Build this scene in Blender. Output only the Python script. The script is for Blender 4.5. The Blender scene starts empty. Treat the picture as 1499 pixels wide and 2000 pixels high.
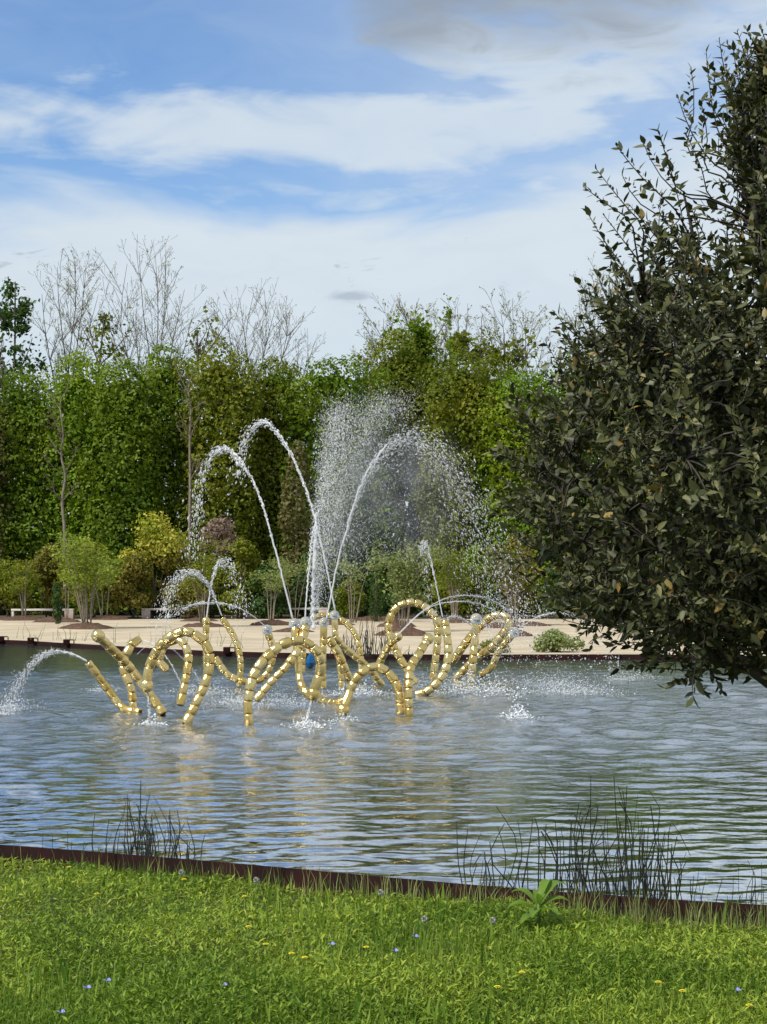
import bpy, math, random
import numpy as np
from mathutils import Vector, Matrix

sc = bpy.context.scene
COL = sc.collection
R = math.radians
rng = np.random.default_rng(7)
random.seed(7)

# ------------------------------------------------------------------ camera, sky, sun, exposure
F = 3400.0            # focal length in photo pixels (photo is 1499 x 2000)
CX, HY = 749.5, 1120.0
EYE = 2.2             # metres above the water
cam_d = bpy.data.cameras.new('camera')
cam = bpy.data.objects.new('camera', cam_d); COL.objects.link(cam)
cam.location = (0, 0, EYE); cam.rotation_euler = (R(90), 0, 0)
cam_d.sensor_fit = 'VERTICAL'; cam_d.sensor_height = 24.0; cam_d.lens = 24.0 * F / 2000
cam_d.shift_y = 120 / 2000
cam_d.clip_start = 0.05; cam_d.clip_end = 3000
sc.camera = cam

SUN_AZ, SUN_EL = R(-128), R(47)     # azimuth clockwise from +Y (the view direction)
sun_dir = Vector((math.sin(SUN_AZ) * math.cos(SUN_EL), math.cos(SUN_AZ) * math.cos(SUN_EL), math.sin(SUN_EL)))
sd = bpy.data.lights.new('sun', 'SUN'); sd.energy = 3.6; sd.angle = R(10); sd.color = (1.0, 0.95, 0.86)
sun = bpy.data.objects.new('sun', sd); COL.objects.link(sun); sun.location = (-30, 0, 40)
sun.rotation_euler = (-sun_dir).to_track_quat('-Z', 'Y').to_euler()

sc.view_settings.view_transform = 'Standard'; sc.view_settings.look = 'None'
sc.view_settings.gamma = 1; sc.view_settings.exposure = 0.45
sc.view_settings.use_curve_mapping = False
sc.render.engine = 'CYCLES'
sc.cycles.max_bounces = 6; sc.cycles.diffuse_bounces = 3; sc.cycles.glossy_bounces = 3
sc.cycles.transmission_bounces = 4; sc.cycles.transparent_max_bounces = 6
sc.cycles.caustics_reflective = False; sc.cycles.caustics_refractive = False
sc.cycles.use_denoising = True

world = bpy.data.worlds.new('World'); sc.world = world; world.use_nodes = True
WN = world.node_tree; WN.nodes.clear()

class NT:
    """small helper to write node maths"""
    def __init__(s, nt): s.nt = nt
    def n(s, t, **kw):
        nd = s.nt.nodes.new(t)
        for k, v in kw.items(): setattr(nd, k, v)
        return nd
    def lk(s, a, b): s.nt.links.new(a, b)
    def put(s, sock, v):
        if hasattr(v, 'is_linked'): s.lk(v, sock)
        else: sock.default_value = v
    def m(s, op, a, b=0.0, c=None, clamp=False):
        nd = s.n('ShaderNodeMath', operation=op, use_clamp=clamp)
        s.put(nd.inputs[0], a); s.put(nd.inputs[1], b)
        if c is not None: s.put(nd.inputs[2], c)
        return nd.outputs[0]
    def smooth(s, v, a, b):
        nd = s.n('ShaderNodeMapRange', interpolation_type='SMOOTHSTEP')
        s.put(nd.inputs['Value'], v); nd.inputs['From Min'].default_value = a; nd.inputs['From Max'].default_value = b
        return nd.outputs['Result']
    def mix(s, f, a, b):
        nd = s.n('ShaderNodeMix', data_type='RGBA')
        s.put(nd.inputs['Factor'], f); s.put(nd.inputs['A'], a); s.put(nd.inputs['B'], b)
        return nd.outputs['Result']
    def noise(s, vec, scale, detail=4, rough=0.55, dist=0.0):
        nd = s.n('ShaderNodeTexNoise')
        if vec is not None: s.lk(vec, nd.inputs['Vector'])
        nd.inputs['Scale'].default_value = scale; nd.inputs['Detail'].default_value = detail
        nd.inputs['Roughness'].default_value = rough; nd.inputs['Distortion'].default_value = dist
        return nd.outputs['Fac']
    def vec(s, x, y, z=0.0):
        nd = s.n('ShaderNodeCombineXYZ')
        s.put(nd.inputs[0], x); s.put(nd.inputs[1], y); s.put(nd.inputs[2], z)
        return nd.outputs[0]
    def ramp(s, f, stops):
        nd = s.n('ShaderNodeValToRGB'); e = nd.color_ramp.elements
        while len(e) < len(stops): e.new(0.5)
        for el, (p, c) in zip(e, stops): el.position = p; el.color = (*c, 1)
        s.lk(f, nd.inputs[0]); return nd.outputs[0]

w = NT(WN)
sky = w.n('ShaderNodeTexSky', sky_type='NISHITA', sun_disc=False)
sky.sun_elevation = SUN_EL; sky.sun_rotation = SUN_AZ % (2 * math.pi)
sky.air_density = 1.0; sky.dust_density = 0.2; sky.ozone_density = 3.0
hs = w.n('ShaderNodeHueSaturation'); hs.inputs['Saturation'].default_value = 1.25; hs.inputs['Value'].default_value = 1.1
hs.inputs['Hue'].default_value = 0.505
w.lk(sky.outputs[0], hs.inputs['Color'])
tc = w.n('ShaderNodeTexCoord'); sep = w.n('ShaderNodeSeparateXYZ'); w.lk(tc.outputs['Generated'], sep.inputs[0])
dx, dy, dz = sep.outputs
az = w.m('ARCTAN2', dx, dy)                       # radians, 0 = straight ahead
el = w.m('ARCSINE', dz)
azd = w.m('MULTIPLY', az, 180 / math.pi); eld = w.m('MULTIPLY', el, 180 / math.pi)
# cloud-deck coordinates: the sky dome cut by a flat layer, softened near the horizon
zz = w.m('ADD', w.m('MAXIMUM', dz, 0.0), 0.16)
deck = w.vec(w.m('DIVIDE', dx, zz), w.m('DIVIDE', dy, zz), 0.0)
ang = w.vec(w.m('MULTIPLY', azd, 0.05), w.m('MULTIPLY', eld, 0.14), 1.7)
n_big = w.noise(ang, 1.3, 5, 0.55, 0.5)
n_str = w.noise(w.vec(w.m('MULTIPLY', azd, 0.055), w.m('MULTIPLY', eld, 0.21), 4.2), 1.9, 5, 0.52, 0.5)
n_fine = w.noise(w.vec(w.m('MULTIPLY', azd, 0.10), w.m('MULTIPLY', eld, 0.26), 9.1), 3.0, 6, 0.56, 0.6)
n_deck = w.noise(deck, 0.55, 6, 0.55, 0.4)
# low white bank all round the horizon, ragged upper edge near 12 degrees
edge = w.m('ADD', eld, w.m('MULTIPLY', w.m('SUBTRACT', n_str, 0.5), 7.0))
edge = w.m('SUBTRACT', edge, w.m('MULTIPLY', w.smooth(azd, 0, 14), 2.2))
bank = w.m('SUBTRACT', 1.0, w.smooth(edge, 10.2, 13.4))
# broken white clouds above it, denser towards the right
dens = w.m('ADD', n_str, w.m('MULTIPLY', w.smooth(azd, -8, 8), 0.24))
dens = w.m('ADD', dens, w.m('MULTIPLY', w.m('SUBTRACT', n_fine, 0.5), 0.40))
lc = w.m('MULTIPLY', w.smooth(eld, 12.6, 13.8), w.m('SUBTRACT', 1.0, w.smooth(eld, 14.6, 16.2)))
lc = w.m('MULTIPLY', lc, w.m('SUBTRACT', 1.0, w.smooth(azd, -1.0, 3.0)))
dens = w.m('ADD', dens, w.m('MULTIPLY', lc, 0.24))
brk = w.smooth(dens, 0.49, 0.82)
hole = w.m('MULTIPLY', w.smooth(eld, 15.6, 17.2), w.m('SUBTRACT', 1.0, w.smooth(azd, -4.5, 2.0)))
brk = w.m('MULTIPLY', brk, w.m('SUBTRACT', 1.0, w.m('MULTIPLY', hole, 0.75)))
cover = w.m('MAXIMUM', w.m('MULTIPLY', bank, 0.96), w.m('MULTIPLY', brk, 0.86))
veil = w.m('ADD', w.m('ADD', 0.02, w.m('MULTIPLY', n_fine, 0.24)), w.m('MULTIPLY', w.smooth(azd, -9, 6), 0.30))
cover = w.m('MAXIMUM', cover, veil)
cover = w.m('MAXIMUM', cover, w.m('MULTIPLY', w.smooth(eld, 19.5, 26), w.smooth(n_deck, 0.30, 0.55)))
# grey-bellied clouds of the deck overhead (one pokes into view at the top right)
gk = w.m('ADD', n_deck, w.m('MULTIPLY', w.smooth(azd, -4, 1.5), 0.10))
gsh = w.m('ADD', w.m('ADD', eld, 0.05), w.m('MULTIPLY', w.m('SUBTRACT', n_fine, 0.5), 5.0))
gsh = w.m('ADD', gsh, w.m('MULTIPLY', w.m('SUBTRACT', n_str, 0.5), 3.0))
gsh = w.m('SUBTRACT', gsh, w.m('MULTIPLY', w.m('SUBTRACT', 1.0, w.smooth(azd, -3.0, 0.5)), 3.0))
gsh = w.m('SUBTRACT', gsh, w.m('MULTIPLY', w.smooth(azd, 8.0, 13.0), 1.5))
grey = w.m('MULTIPLY', w.smooth(gsh, 16.0, 18.6), w.m('SUBTRACT', 1.0, w.smooth(eld, 19.5, 23.5)))
grey_deck = w.m('MULTIPLY', w.smooth(n_deck, 0.52, 0.68), w.smooth(eld, 28, 42))
grey = w.m('MAXIMUM', grey, grey_deck)
# a few small dark scraps low in the bank
scr = w.noise(w.vec(w.m('MULTIPLY', azd, 0.16), w.m('MULTIPLY', eld, 0.5), 13.3), 2.2, 5, 0.6, 0.6)
sa = w.m('DIVIDE', w.m('ADD', azd, 1.1), 1.1); se = w.m('DIVIDE', w.m('SUBTRACT', eld, 9.05), 0.28)
one = w.m('SUBTRACT', w.m('SUBTRACT', 1.0, w.m('SQRT', w.m('ADD', w.m('MULTIPLY', sa, sa), w.m('MULTIPLY', se, se)))), w.m('MULTIPLY', w.m('SUBTRACT', scr, 0.5), 2.4))
one = w.smooth(one, 0.0, 0.7)
scrap = w.m('MULTIPLY', w.smooth(scr, 0.64, 0.74), w.m('SUBTRACT', 1.0, w.smooth(eld, 11, 13)))
white = w.mix(n_fine, (4.6, 5.3, 5.9, 1), (5.5, 6.0, 6.35, 1))
low = w.m('SUBTRACT', 1.0, w.smooth(eld, 2, 11))
white = w.mix(w.m('MULTIPLY', low, 0.5), white, (4.1, 5.1, 5.9, 1))
c1 = w.mix(cover, hs.outputs[0], white)
c2 = w.mix(w.m('MULTIPLY', grey, 0.88), c1, (2.2, 2.6, 3.15, 1))
c3 = w.mix(w.m('MULTIPLY', w.m('MAXIMUM', scrap, one), 0.55), c2, (2.3, 2.8, 3.5, 1))
bg = w.n('ShaderNodeBackground'); bg.inputs['Strength'].default_value = 0.1
w.lk(c3, bg.inputs['Color'])
wo = w.n('ShaderNodeOutputWorld'); w.lk(bg.outputs[0], wo.inputs['Surface'])

# ------------------------------------------------------------------ helpers
def P(px, py, Y):          # photo pixel at depth Y -> point
    return Vector(((px - CX) * Y / F, Y, EYE - (py - HY) * Y / F))
def DZ(py, z):             # depth of a point of height z seen at row py
    return F * (EYE - z) / (py - HY)
def G(px, py, z=0.0):
    return P(px, py, DZ(py, z))

def tag(o, label=None, cat=None, group=None, kind=None):
    if label: o['label'] = label
    if cat: o['category'] = cat
    if group: o['group'] = group
    if kind: o['kind'] = kind
    return o
def empty(name, loc, label, cat, group=None):
    o = bpy.data.objects.new(name, None); COL.objects.link(o); o.location = loc; o.empty_display_size = 0.2
    return tag(o, label, cat, group)
def mesh_np(name, V, faces, smooth=False):
    """faces: list of (m,k) int arrays"""
    V = np.asarray(V, dtype=np.float32)
    if not isinstance(faces, (list, tuple)): faces = [faces]
    faces = [np.asarray(f, dtype=np.int32) for f in faces if len(f)]
    me = bpy.data.meshes.new(name)
    me.vertices.add(len(V)); me.vertices.foreach_set('co', V.ravel())
    loops = np.concatenate([f.ravel() for f in faces])
    tot = np.concatenate([np.full(len(f), f.shape[1], np.int32) for f in faces])
    start = np.concatenate([[0], np.cumsum(tot)[:-1]]).astype(np.int32)
    me.loops.add(len(loops)); me.loops.foreach_set('vertex_index', loops)
    me.polygons.add(len(tot)); me.polygons.foreach_set('loop_start', start)
    try: me.polygons.foreach_set('loop_total', tot)
    except Exception: pass
    if smooth: me.polygons.foreach_set('use_smooth', np.ones(len(tot), bool))
    me.update(calc_edges=True)
    return me
def link(name, me, mat, parent=None, loc=None):
    o = bpy.data.objects.new(name, me); COL.objects.link(o)
    if mat is not None and (len(me.materials) == 0): me.materials.append(mat)
    if parent is not None:
        o.parent = parent
        if loc is None: o.location = -Vector(parent.location)     # geometry given in world coordinates
    if loc is not None: o.location = loc
    return o

class MB:
    """collects pieces of ONE part"""
    def __init__(s): s.v = []; s.q = []; s.t = []; s.k = 0
    def add(s, V, quads=None, tris=None):
        V = np.asarray(V, float)
        if quads is not None and len(quads): s.q.append(np.asarray(quads) + s.k)
        if tris is not None and len(tris): s.t.append(np.asarray(tris) + s.k)
        s.v.append(V); s.k += len(V)
    def tube(s, pts, rad, sides=6, caps=True):
        pts = np.asarray(pts, float); n = len(pts)
        rad = np.full(n, rad) if np.isscalar(rad) else np.asarray(rad, float)
        T = np.gradient(pts, axis=0); T /= np.linalg.norm(T, axis=1)[:, None] + 1e-9
        ref = np.array([0.0, 1.0, 0.0]) if abs(T[0][1]) < 0.9 else np.array([1.0, 0, 0])
        A = np.cross(T, ref); A /= np.linalg.norm(A, axis=1)[:, None] + 1e-9
        B = np.cross(T, A)
        th = np.arange(sides) / sides * 2 * np.pi
        V = pts[:, None, :] + rad[:, None, None] * (A[:, None, :] * np.cos(th)[None, :, None] + B[:, None, :] * np.sin(th)[None, :, None])
        V = V.reshape(-1, 3); i = np.arange(n - 1)[:, None] * sides; j = np.arange(sides)[None, :]; j2 = (j + 1) % sides
        q = np.stack([i + j, i + j2, i + sides + j2, i + sides + j], -1).reshape(-1, 4)
        t = []
        if caps:
            V = np.vstack([V, pts[0], pts[-1]]); a = n * sides
            t = [(a, (k + 1) % sides, k) for k in range(sides)] + [(a + 1, (n - 1) * sides + k, (n - 1) * sides + (k + 1) % sides) for k in range(sides)]
        s.add(V, q, t)
    def box(s, lo, hi, rz=0.0, org=(0, 0, 0)):
        x0, y0, z0 = lo; x1, y1, z1 = hi
        V = np.array([(x0, y0, z0), (x1, y0, z0), (x1, y1, z0), (x0, y1, z0), (x0, y0, z1), (x1, y0, z1), (x1, y1, z1), (x0, y1, z1)], float)
        c, sn = math.cos(rz), math.sin(rz)
        V = np.stack([V[:, 0] * c - V[:, 1] * sn, V[:, 0] * sn + V[:, 1] * c, V[:, 2]], 1) + np.array(org)
        s.add(V, [(0, 3, 2, 1), (4, 5, 6, 7), (0, 1, 5, 4), (1, 2, 6, 5), (2, 3, 7, 6), (3, 0, 4, 7)])
    def mesh(s, name, smooth=False):
        fs = []
        if s.q: fs.append(np.concatenate(s.q))
        if s.t: fs.append(np.concatenate(s.t))
        return mesh_np(name, np.concatenate(s.v), fs, smooth)
    def build(s, name, mat, parent=None, smooth=False, bevel=0.0):
        o = link(name, s.mesh(name, smooth), mat, parent)
        if bevel:
            b = o.modifiers.new('bevel', 'BEVEL'); b.width = bevel; b.segments = 2
        return o

def spline(pts, n):
    """Catmull-Rom through pts"""
    p = np.asarray([tuple(q) for q in pts], float)
    p = np.vstack([2 * p[0] - p[1], p, 2 * p[-1] - p[-2]])
    out = []; m = len(p) - 3
    for u in np.linspace(0, m, n):
        k = min(int(u), m - 1); t = u - k
        a, b, c, d = p[k:k + 4]
        out.append(0.5 * (2 * b + (c - a) * t + (2 * a - 5 * b + 4 * c - d) * t * t + (3 * b - a - 3 * c + d) * t ** 3))
    return np.array(out)

# ------------------------------------------------------------------ materials
def principled(name, base=(0.5, 0.5, 0.5), rough=0.6, metal=0.0, spec=0.5):
    m = bpy.data.materials.new(name); m.use_nodes = True
    t = NT(m.node_tree); b = m.node_tree.nodes['Principled BSDF']
    b.inputs['Base Color'].default_value = (*base, 1); b.inputs['Roughness'].default_value = rough
    b.inputs['Metallic'].default_value = metal; b.inputs['Specular IOR Level'].default_value = spec
    return m, t, b
def mat_noise(name, c1, c2, scale, rough=0.8, bump=0.0, bscale=None, detail=6, metal=0.0, spec=0.4, lo=0.3, hi=0.7):
    m, t, b = principled(name, c1, rough, metal, spec)
    co = t.n('ShaderNodeTexCoord').outputs['Object']
    f = t.smooth(t.noise(co, scale, detail, 0.6), lo, hi)
    t.lk(t.mix(f, (*c1, 1), (*c2, 1)), b.inputs['Base Color'])
    if bump:
        bn = t.n('ShaderNodeBump'); bn.inputs['Strength'].default_value = 0.8; bn.inputs['Distance'].default_value = bump
        t.lk(t.noise(co, bscale or scale * 4, 5, 0.6), bn.inputs['Height']); t.lk(bn.outputs[0], b.inputs['Normal'])
    return m
def mat_leaf(name, stops, rough=0.5, trans=0.35, tint=(1.0, 1.0, 0.5), patch=None, spec=0.12, gscale=0.35, sat=1.0):
    """leaf colour varies from leaf to leaf (random per island) and in slow patches"""
    m, t, b = principled(name, (0.1, 0.2, 0.05), rough, 0, spec)
    if name in ('leaf_green', 'leaf_bright', 'leaf_olive', 'leaf_dark', 'leaf_brown'):      # neighbouring leaves of one tree differ little
        mean = np.mean([c for p, c in stops], 0); stops = [(p, tuple(mean + (np.array(c) - mean) * 0.55)) for p, c in stops]
    geo = t.n('ShaderNodeNewGeometry')
    col = t.ramp(geo.outputs['Random Per Island'], stops)
    if patch:
        co = t.n('ShaderNodeTexCoord').outputs['Object']
        f = t.smooth(t.noise(co, gscale, 3, 0.5), 0.42, 0.60)
        mp = t.n('ShaderNodeMix', data_type='RGBA', blend_type='MULTIPLY'); mp.inputs['Factor'].default_value = 1.0
        t.lk(col, mp.inputs['A']); t.lk(t.mix(f, (1, 1, 1, 1), (*patch, 1)), mp.inputs['B']); col = mp.outputs['Result']
    t.lk(col, b.inputs['Base Color'])
    tr = t.n('ShaderNodeBsdfTranslucent')
    mt = t.n('ShaderNodeMix', data_type='RGBA', blend_type='MULTIPLY'); mt.inputs['Factor'].default_value = 1.0
    t.lk(col, mt.inputs['A']); mt.inputs['B'].default_value = (*[1.5 * c for c in tint], 1); t.lk(mt.outputs['Result'], tr.inputs['Color'])
    ms = t.n('ShaderNodeMixShader'); ms.inputs[0].default_value = trans
    t.lk(b.outputs[0], ms.inputs[1]); t.lk(tr.outputs[0], ms.inputs[2])
    t.lk(ms.outputs[0], m.node_tree.nodes['Material Output'].inputs['Surface'])
    return m

M = {}
M['soil'] = mat_noise('soil', (0.10, 0.075, 0.05), (0.05, 0.038, 0.026), 3.0, 0.95, 0.03)
M['lawn_soil'] = mat_noise('lawn_soil', (0.035, 0.06, 0.015), (0.05, 0.045, 0.02), 6.0, 0.95, 0.02)
M['sand'] = mat_noise('sand', (0.53, 0.445, 0.32), (0.36, 0.295, 0.205), 0.55, 0.95, 0.012, 30.0, 9, lo=0.25, hi=0.75)
M['mulch'] = mat_noise('mulch', (0.13, 0.072, 0.043), (0.055, 0.03, 0.02), 9.0, 0.95, 0.06, 14.0)
M['corten'] = mat_noise('corten', (0.020, 0.006, 0.005), (0.009, 0.004, 0.004), 4.0, 0.85, 0.002, 60, spec=0.1)
M['corten_light'] = mat_noise('corten_light', (0.045, 0.019, 0.012), (0.026, 0.012, 0.009), 5.0, 0.85, 0.003, 40, spec=0.1)
M['stone'] = mat_noise('stone', (0.62, 0.58, 0.52), (0.48, 0.45, 0.40), 6.0, 0.7, 0.004, 30)
M['marble'] = mat_noise('marble', (0.50, 0.33, 0.29), (0.62, 0.50, 0.45), 9.0, 0.5, 0.0, spec=0.5)
M['bark'] = mat_noise('bark', (0.16, 0.125, 0.095), (0.08, 0.062, 0.048), 6.0, 0.9, 0.02, 14)
M['pale_bark'] = mat_noise('pale_bark', (0.24, 0.20, 0.15), (0.14, 0.115, 0.085), 5.0, 0.85, 0.01, 14)
M['twig'] = mat_noise('twig', (0.17, 0.145, 0.115), (0.11, 0.095, 0.075), 4.0, 0.9)
M['oak_bark'] = mat_noise('oak_bark', (0.075, 0.065, 0.05), (0.04, 0.035, 0.028), 25.0, 0.9, 0.004, 60)
M['dark_metal'] = mat_noise('dark_metal', (0.03, 0.024, 0.02), (0.05, 0.03, 0.022), 8.0, 0.6)
M['reed'] = mat_noise('reed', (0.010, 0.016, 0.008), (0.020, 0.022, 0.012), 8.0, 0.7)
M['straw'] = mat_noise('straw', (0.20, 0.20, 0.07), (0.13, 0.19, 0.04), 6.0, 0.8)

# gold leaf over beads
m, t, b = principled('gold', (0.80, 0.56, 0.20), 0.26, 1.0)
oi = t.n('ShaderNodeObjectInfo'); co = t.n('ShaderNodeTexCoord').outputs['Object']
nz = t.noise(co, 9.0, 4, 0.6)
mixv = t.m('ADD', t.m('MULTIPLY', oi.outputs['Random'], 0.65), t.m('MULTIPLY', nz, 0.5), clamp=True)
t.lk(t.mix(mixv, (0.70, 0.46, 0.11, 1), (0.92, 0.70, 0.31, 1)), b.inputs['Base Color'])
t.lk(t.m('ADD', 0.07, t.m('MULTIPLY', nz, 0.16)), b.inputs['Roughness'])
bn = t.n('ShaderNodeBump'); bn.inputs['Strength'].default_value = 0.5; bn.inputs['Distance'].default_value = 0.006
t.lk(t.noise(co, 14.0, 3, 0.5), bn.inputs['Height']); t.lk(bn.outputs[0], b.inputs['Normal'])
M['gold'] = m
m, t, b = principled('gold_core', (0.10, 0.06, 0.02), 0.6, 0.5); M['core'] = m
m, t, b = principled('clear_glass', (0.95, 0.93, 0.86), 0.05); b.inputs['Transmission Weight'].default_value = 0.75; b.inputs['IOR'].default_value = 1.45; M['glass'] = m
m, t, b = principled('blue_glass', (0.0, 0.11, 0.30), 0.12); b.inputs['Transmission Weight'].default_value = 0.25; M['blue'] = m

# water drops: bright, glossy, partly transmitting
m, t, b = principled('water_drops', (0.95, 0.96, 0.97), 0.2); b.inputs['Transmission Weight'].default_value = 0.12; b.inputs['IOR'].default_value = 1.33
tp = t.n('ShaderNodeBsdfTransparent'); ms = t.n('ShaderNodeMixShader'); ms.inputs[0].default_value = 0.42
t.lk(b.outputs[0], ms.inputs[1]); t.lk(tp.outputs[0], ms.inputs[2]); t.lk(ms.outputs[0], m.node_tree.nodes['Material Output'].inputs['Surface'])
M['drops'] = m
m, t, b = principled('foam', (0.80, 0.84, 0.87), 0.5); M['foam'] = m

# pond water
m, t, b = principled('pond_water', (0.030, 0.040, 0.040), 0.03, 0, 0.5); b.inputs['IOR'].default_value = 1.333; b.inputs['Specular IOR Level'].default_value = 0.0
co = t.n('ShaderNodeTexCoord').outputs['Object']; sp = t.n('ShaderNodeSeparateXYZ'); t.lk(co, sp.inputs[0])
ddx = t.m('MULTIPLY', t.m('SUBTRACT', sp.outputs[0], -0.8), 0.62); ddy = t.m('MULTIPLY', t.m('SUBTRACT', sp.outputs[1], 31.0), 0.70)
dist = t.m('SQRT', t.m('ADD', t.m('MULTIPLY', ddx, ddx), t.m('MULTIPLY', ddy, ddy)))
chop = t.m('SUBTRACT', 1.0, t.smooth(dist, 2.5, 8.5))
st = t.vec(t.m('MULTIPLY', sp.outputs[0], 1.0), t.m('MULTIPLY', sp.outputs[1], 1.3), 0)
h1 = t.noise(st, 2.4, 4, 0.6, 0.2); h2 = t.noise(st, 7.0, 3, 0.6, 0.2)
hh = t.m('ADD', t.m('MULTIPLY', h1, 1.0), t.m('MULTIPLY', h2, 0.45))
bn = t.n('ShaderNodeBump'); bn.inputs['Strength'].default_value = 1.0
t.lk(t.m('ADD', t.m('ADD', 0.004, t.m('MULTIPLY', t.smooth(sp.outputs[1], 13, 24), 0.020)), t.m('MULTIPLY', chop, 0.045)), bn.inputs['Distance'])
t.lk(hh, bn.inputs['Height']); t.lk(bn.outputs[0], b.inputs['Normal'])
lw = t.n('ShaderNodeLayerWeight'); lw.inputs['Blend'].default_value = 0.5; t.lk(bn.outputs[0], lw.inputs['Normal'])
gl = t.n('ShaderNodeBsdfGlossy'); t.lk(t.m('ADD', 0.02, t.m('MULTIPLY', t.smooth(sp.outputs[1], 15, 30), 0.09)), gl.inputs['Roughness']); gl.inputs['Color'].default_value = (0.97, 0.98, 1.0, 1); t.lk(bn.outputs[0], gl.inputs['Normal'])
ms = t.n('ShaderNodeMixShader'); t.lk(t.m('POWER', lw.outputs['Facing'], 1.25), ms.inputs[0]); t.lk(b.outputs[0], ms.inputs[1]); t.lk(gl.outputs[0], ms.inputs[2])
t.lk(ms.outputs[0], m.node_tree.nodes['Material Output'].inputs['Surface'])
M['water'] = m

# leaves
M['lf_green'] = mat_leaf('leaf_green', [(0.0, (0.072, 0.123, 0.011)), (0.5, (0.136, 0.205, 0.019)), (1.0, (0.246, 0.310, 0.028))], patch=(0.75, 0.85, 0.8))
M['lf_bright'] = mat_leaf('leaf_bright', [(0.0, (0.092, 0.150, 0.011)), (0.5, (0.176, 0.254, 0.019)), (1.0, (0.309, 0.374, 0.030))], patch=(0.75, 0.9, 0.9))
M['lf_olive'] = mat_leaf('leaf_olive', [(0.0, (0.089, 0.116, 0.012)), (0.5, (0.161, 0.192, 0.021)), (1.0, (0.274, 0.275, 0.031))], patch=(0.7, 0.8, 0.8))
M['lf_dark'] = mat_leaf('leaf_dark', [(0.0, (0.026, 0.055, 0.017)), (0.5, (0.049, 0.096, 0.026)), (1.0, (0.086, 0.148, 0.038))])
M['lf_brown'] = mat_leaf('leaf_brown', [(0.0, (0.072, 0.072, 0.029)), (0.5, (0.123, 0.116, 0.043)), (1.0, (0.189, 0.167, 0.061))], trans=0.25)
M['lf_rust'] = mat_leaf('leaf_rust', [(0.0, (0.120, 0.101, 0.024)), (0.5, (0.207, 0.167, 0.035)), (1.0, (0.271, 0.258, 0.050))], trans=0.3, patch=(0.6, 0.7, 0.7))
M['lf_yellow'] = mat_leaf('leaf_yellow', [(0.0, (0.213, 0.238, 0.028)), (0.5, (0.400, 0.375, 0.058)), (1.0, (0.601, 0.538, 0.125))], patch=(0.7, 0.85, 0.6))
M['lf_lime'] = mat_leaf('leaf_lime', [(0.0, (0.131, 0.184, 0.026)), (0.5, (0.221, 0.284, 0.039)), (1.0, (0.326, 0.370, 0.065))], patch=(0.75, 0.85, 0.8))
M['lf_pale'] = mat_leaf('leaf_pale', [(0.0, (0.131, 0.174, 0.065)), (0.5, (0.203, 0.246, 0.087)), (1.0, (0.290, 0.334, 0.131))], patch=(0.8, 0.85, 0.8))
M['lf_pink'] = mat_leaf('leaf_pink', [(0.0, (0.180, 0.126, 0.104)), (0.5, (0.270, 0.200, 0.161)), (1.0, (0.339, 0.284, 0.208))], tint=(1, .8, .8))
M['lf_bud'] = mat_leaf('leaf_bud', [(0.0, (0.232, 0.246, 0.131)), (1.0, (0.362, 0.377, 0.203))])
M['lf_oak'] = mat_leaf('leaf_oak', [(0.0, (0.025, 0.033, 0.011)), (0.45, (0.056, 0.066, 0.022)), (0.80, (0.101, 0.108, 0.040)), (0.975, (0.168, 0.165, 0.066)), (0.994, (0.269, 0.165, 0.033)), (1.0, (0.179, 0.088, 0.033))],
                      rough=0.5, trans=0.12, tint=(1, 1, .5), spec=0.3)
M['lf_cover'] = mat_leaf('leaf_cover', [(0.0, (0.103, 0.164, 0.021)), (0.5, (0.193, 0.281, 0.034)), (1.0, (0.384, 0.446, 0.067))], rough=0.4, trans=0.30, patch=(0.62, 0.72, 0.65), gscale=0.9)
M['lf_blade'] = mat_leaf('leaf_blade', [(0.0, (0.080, 0.156, 0.021)), (0.5, (0.163, 0.259, 0.034)), (1.0, (0.324, 0.382, 0.067))], rough=0.45, trans=0.30, patch=(0.65, 0.75, 0.7), gscale=0.9)
M['lf_big'] = mat_leaf('leaf_big', [(0.0, (0.107, 0.198, 0.029)), (1.0, (0.178, 0.276, 0.048))], rough=0.4, trans=0.4)
m, t, b = principled('petal_yellow', (0.88, 0.76, 0.05), 0.6); M['yellow'] = m
m, t, b = principled('petal_blue', (0.22, 0.24, 0.62), 0.6); M['violet'] = m
m, t, b = principled('seed_fluff', (0.45, 0.45, 0.41), 0.9); M['fluff'] = m
m, t, b = principled('stem_green', (0.08, 0.15, 0.03), 0.6); M['stem'] = m

# ------------------------------------------------------------------ the setting: pond, banks, sand
KT = 0.46      # near kerb top
LAWN = 0.33
SAND = 0.10
near_px = [(-250, 1634), (0, 1650), (250, 1669), (500, 1690), (750, 1713), (1000, 1735), (1250, 1753), (1499, 1768), (1800, 1782)]
near = [G(x, y, KT) for x, y in near_px]
far_px = [(1250, 1280), (1000, 1280), (850, 1280), (700, 1279), (575, 1277), (450, 1274), (345, 1270), (240, 1264), (120, 1257), (0, 1251)]
far = [G(x, y, 0.10) for x, y in far_px]
out_pts = [(-14, 20), (-9, 15.6), (-6, 13.6)] + [(p.x, p.y) for p in near] + [(5.5, 8.1), (9, 8.2), (14, 10.5), (20, 16), (24, 26), (22, 36), (16, 42.0), (10.5, 43.6)] + \
          [(p.x, p.y) for p in far] + [(-15, 54.6), (-19, 54), (-22.5, 48), (-23, 38), (-20, 28)]
ring = spline([(x, y, 0) for x, y in out_pts + [out_pts[0]]], 321)[:-1, :2]
def bank_z(y): return np.where(y < 22, LAWN, np.where(y > 42, SAND - 0.004, LAWN + (SAND - 0.004 - LAWN) * (y - 22) / 20))
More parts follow.
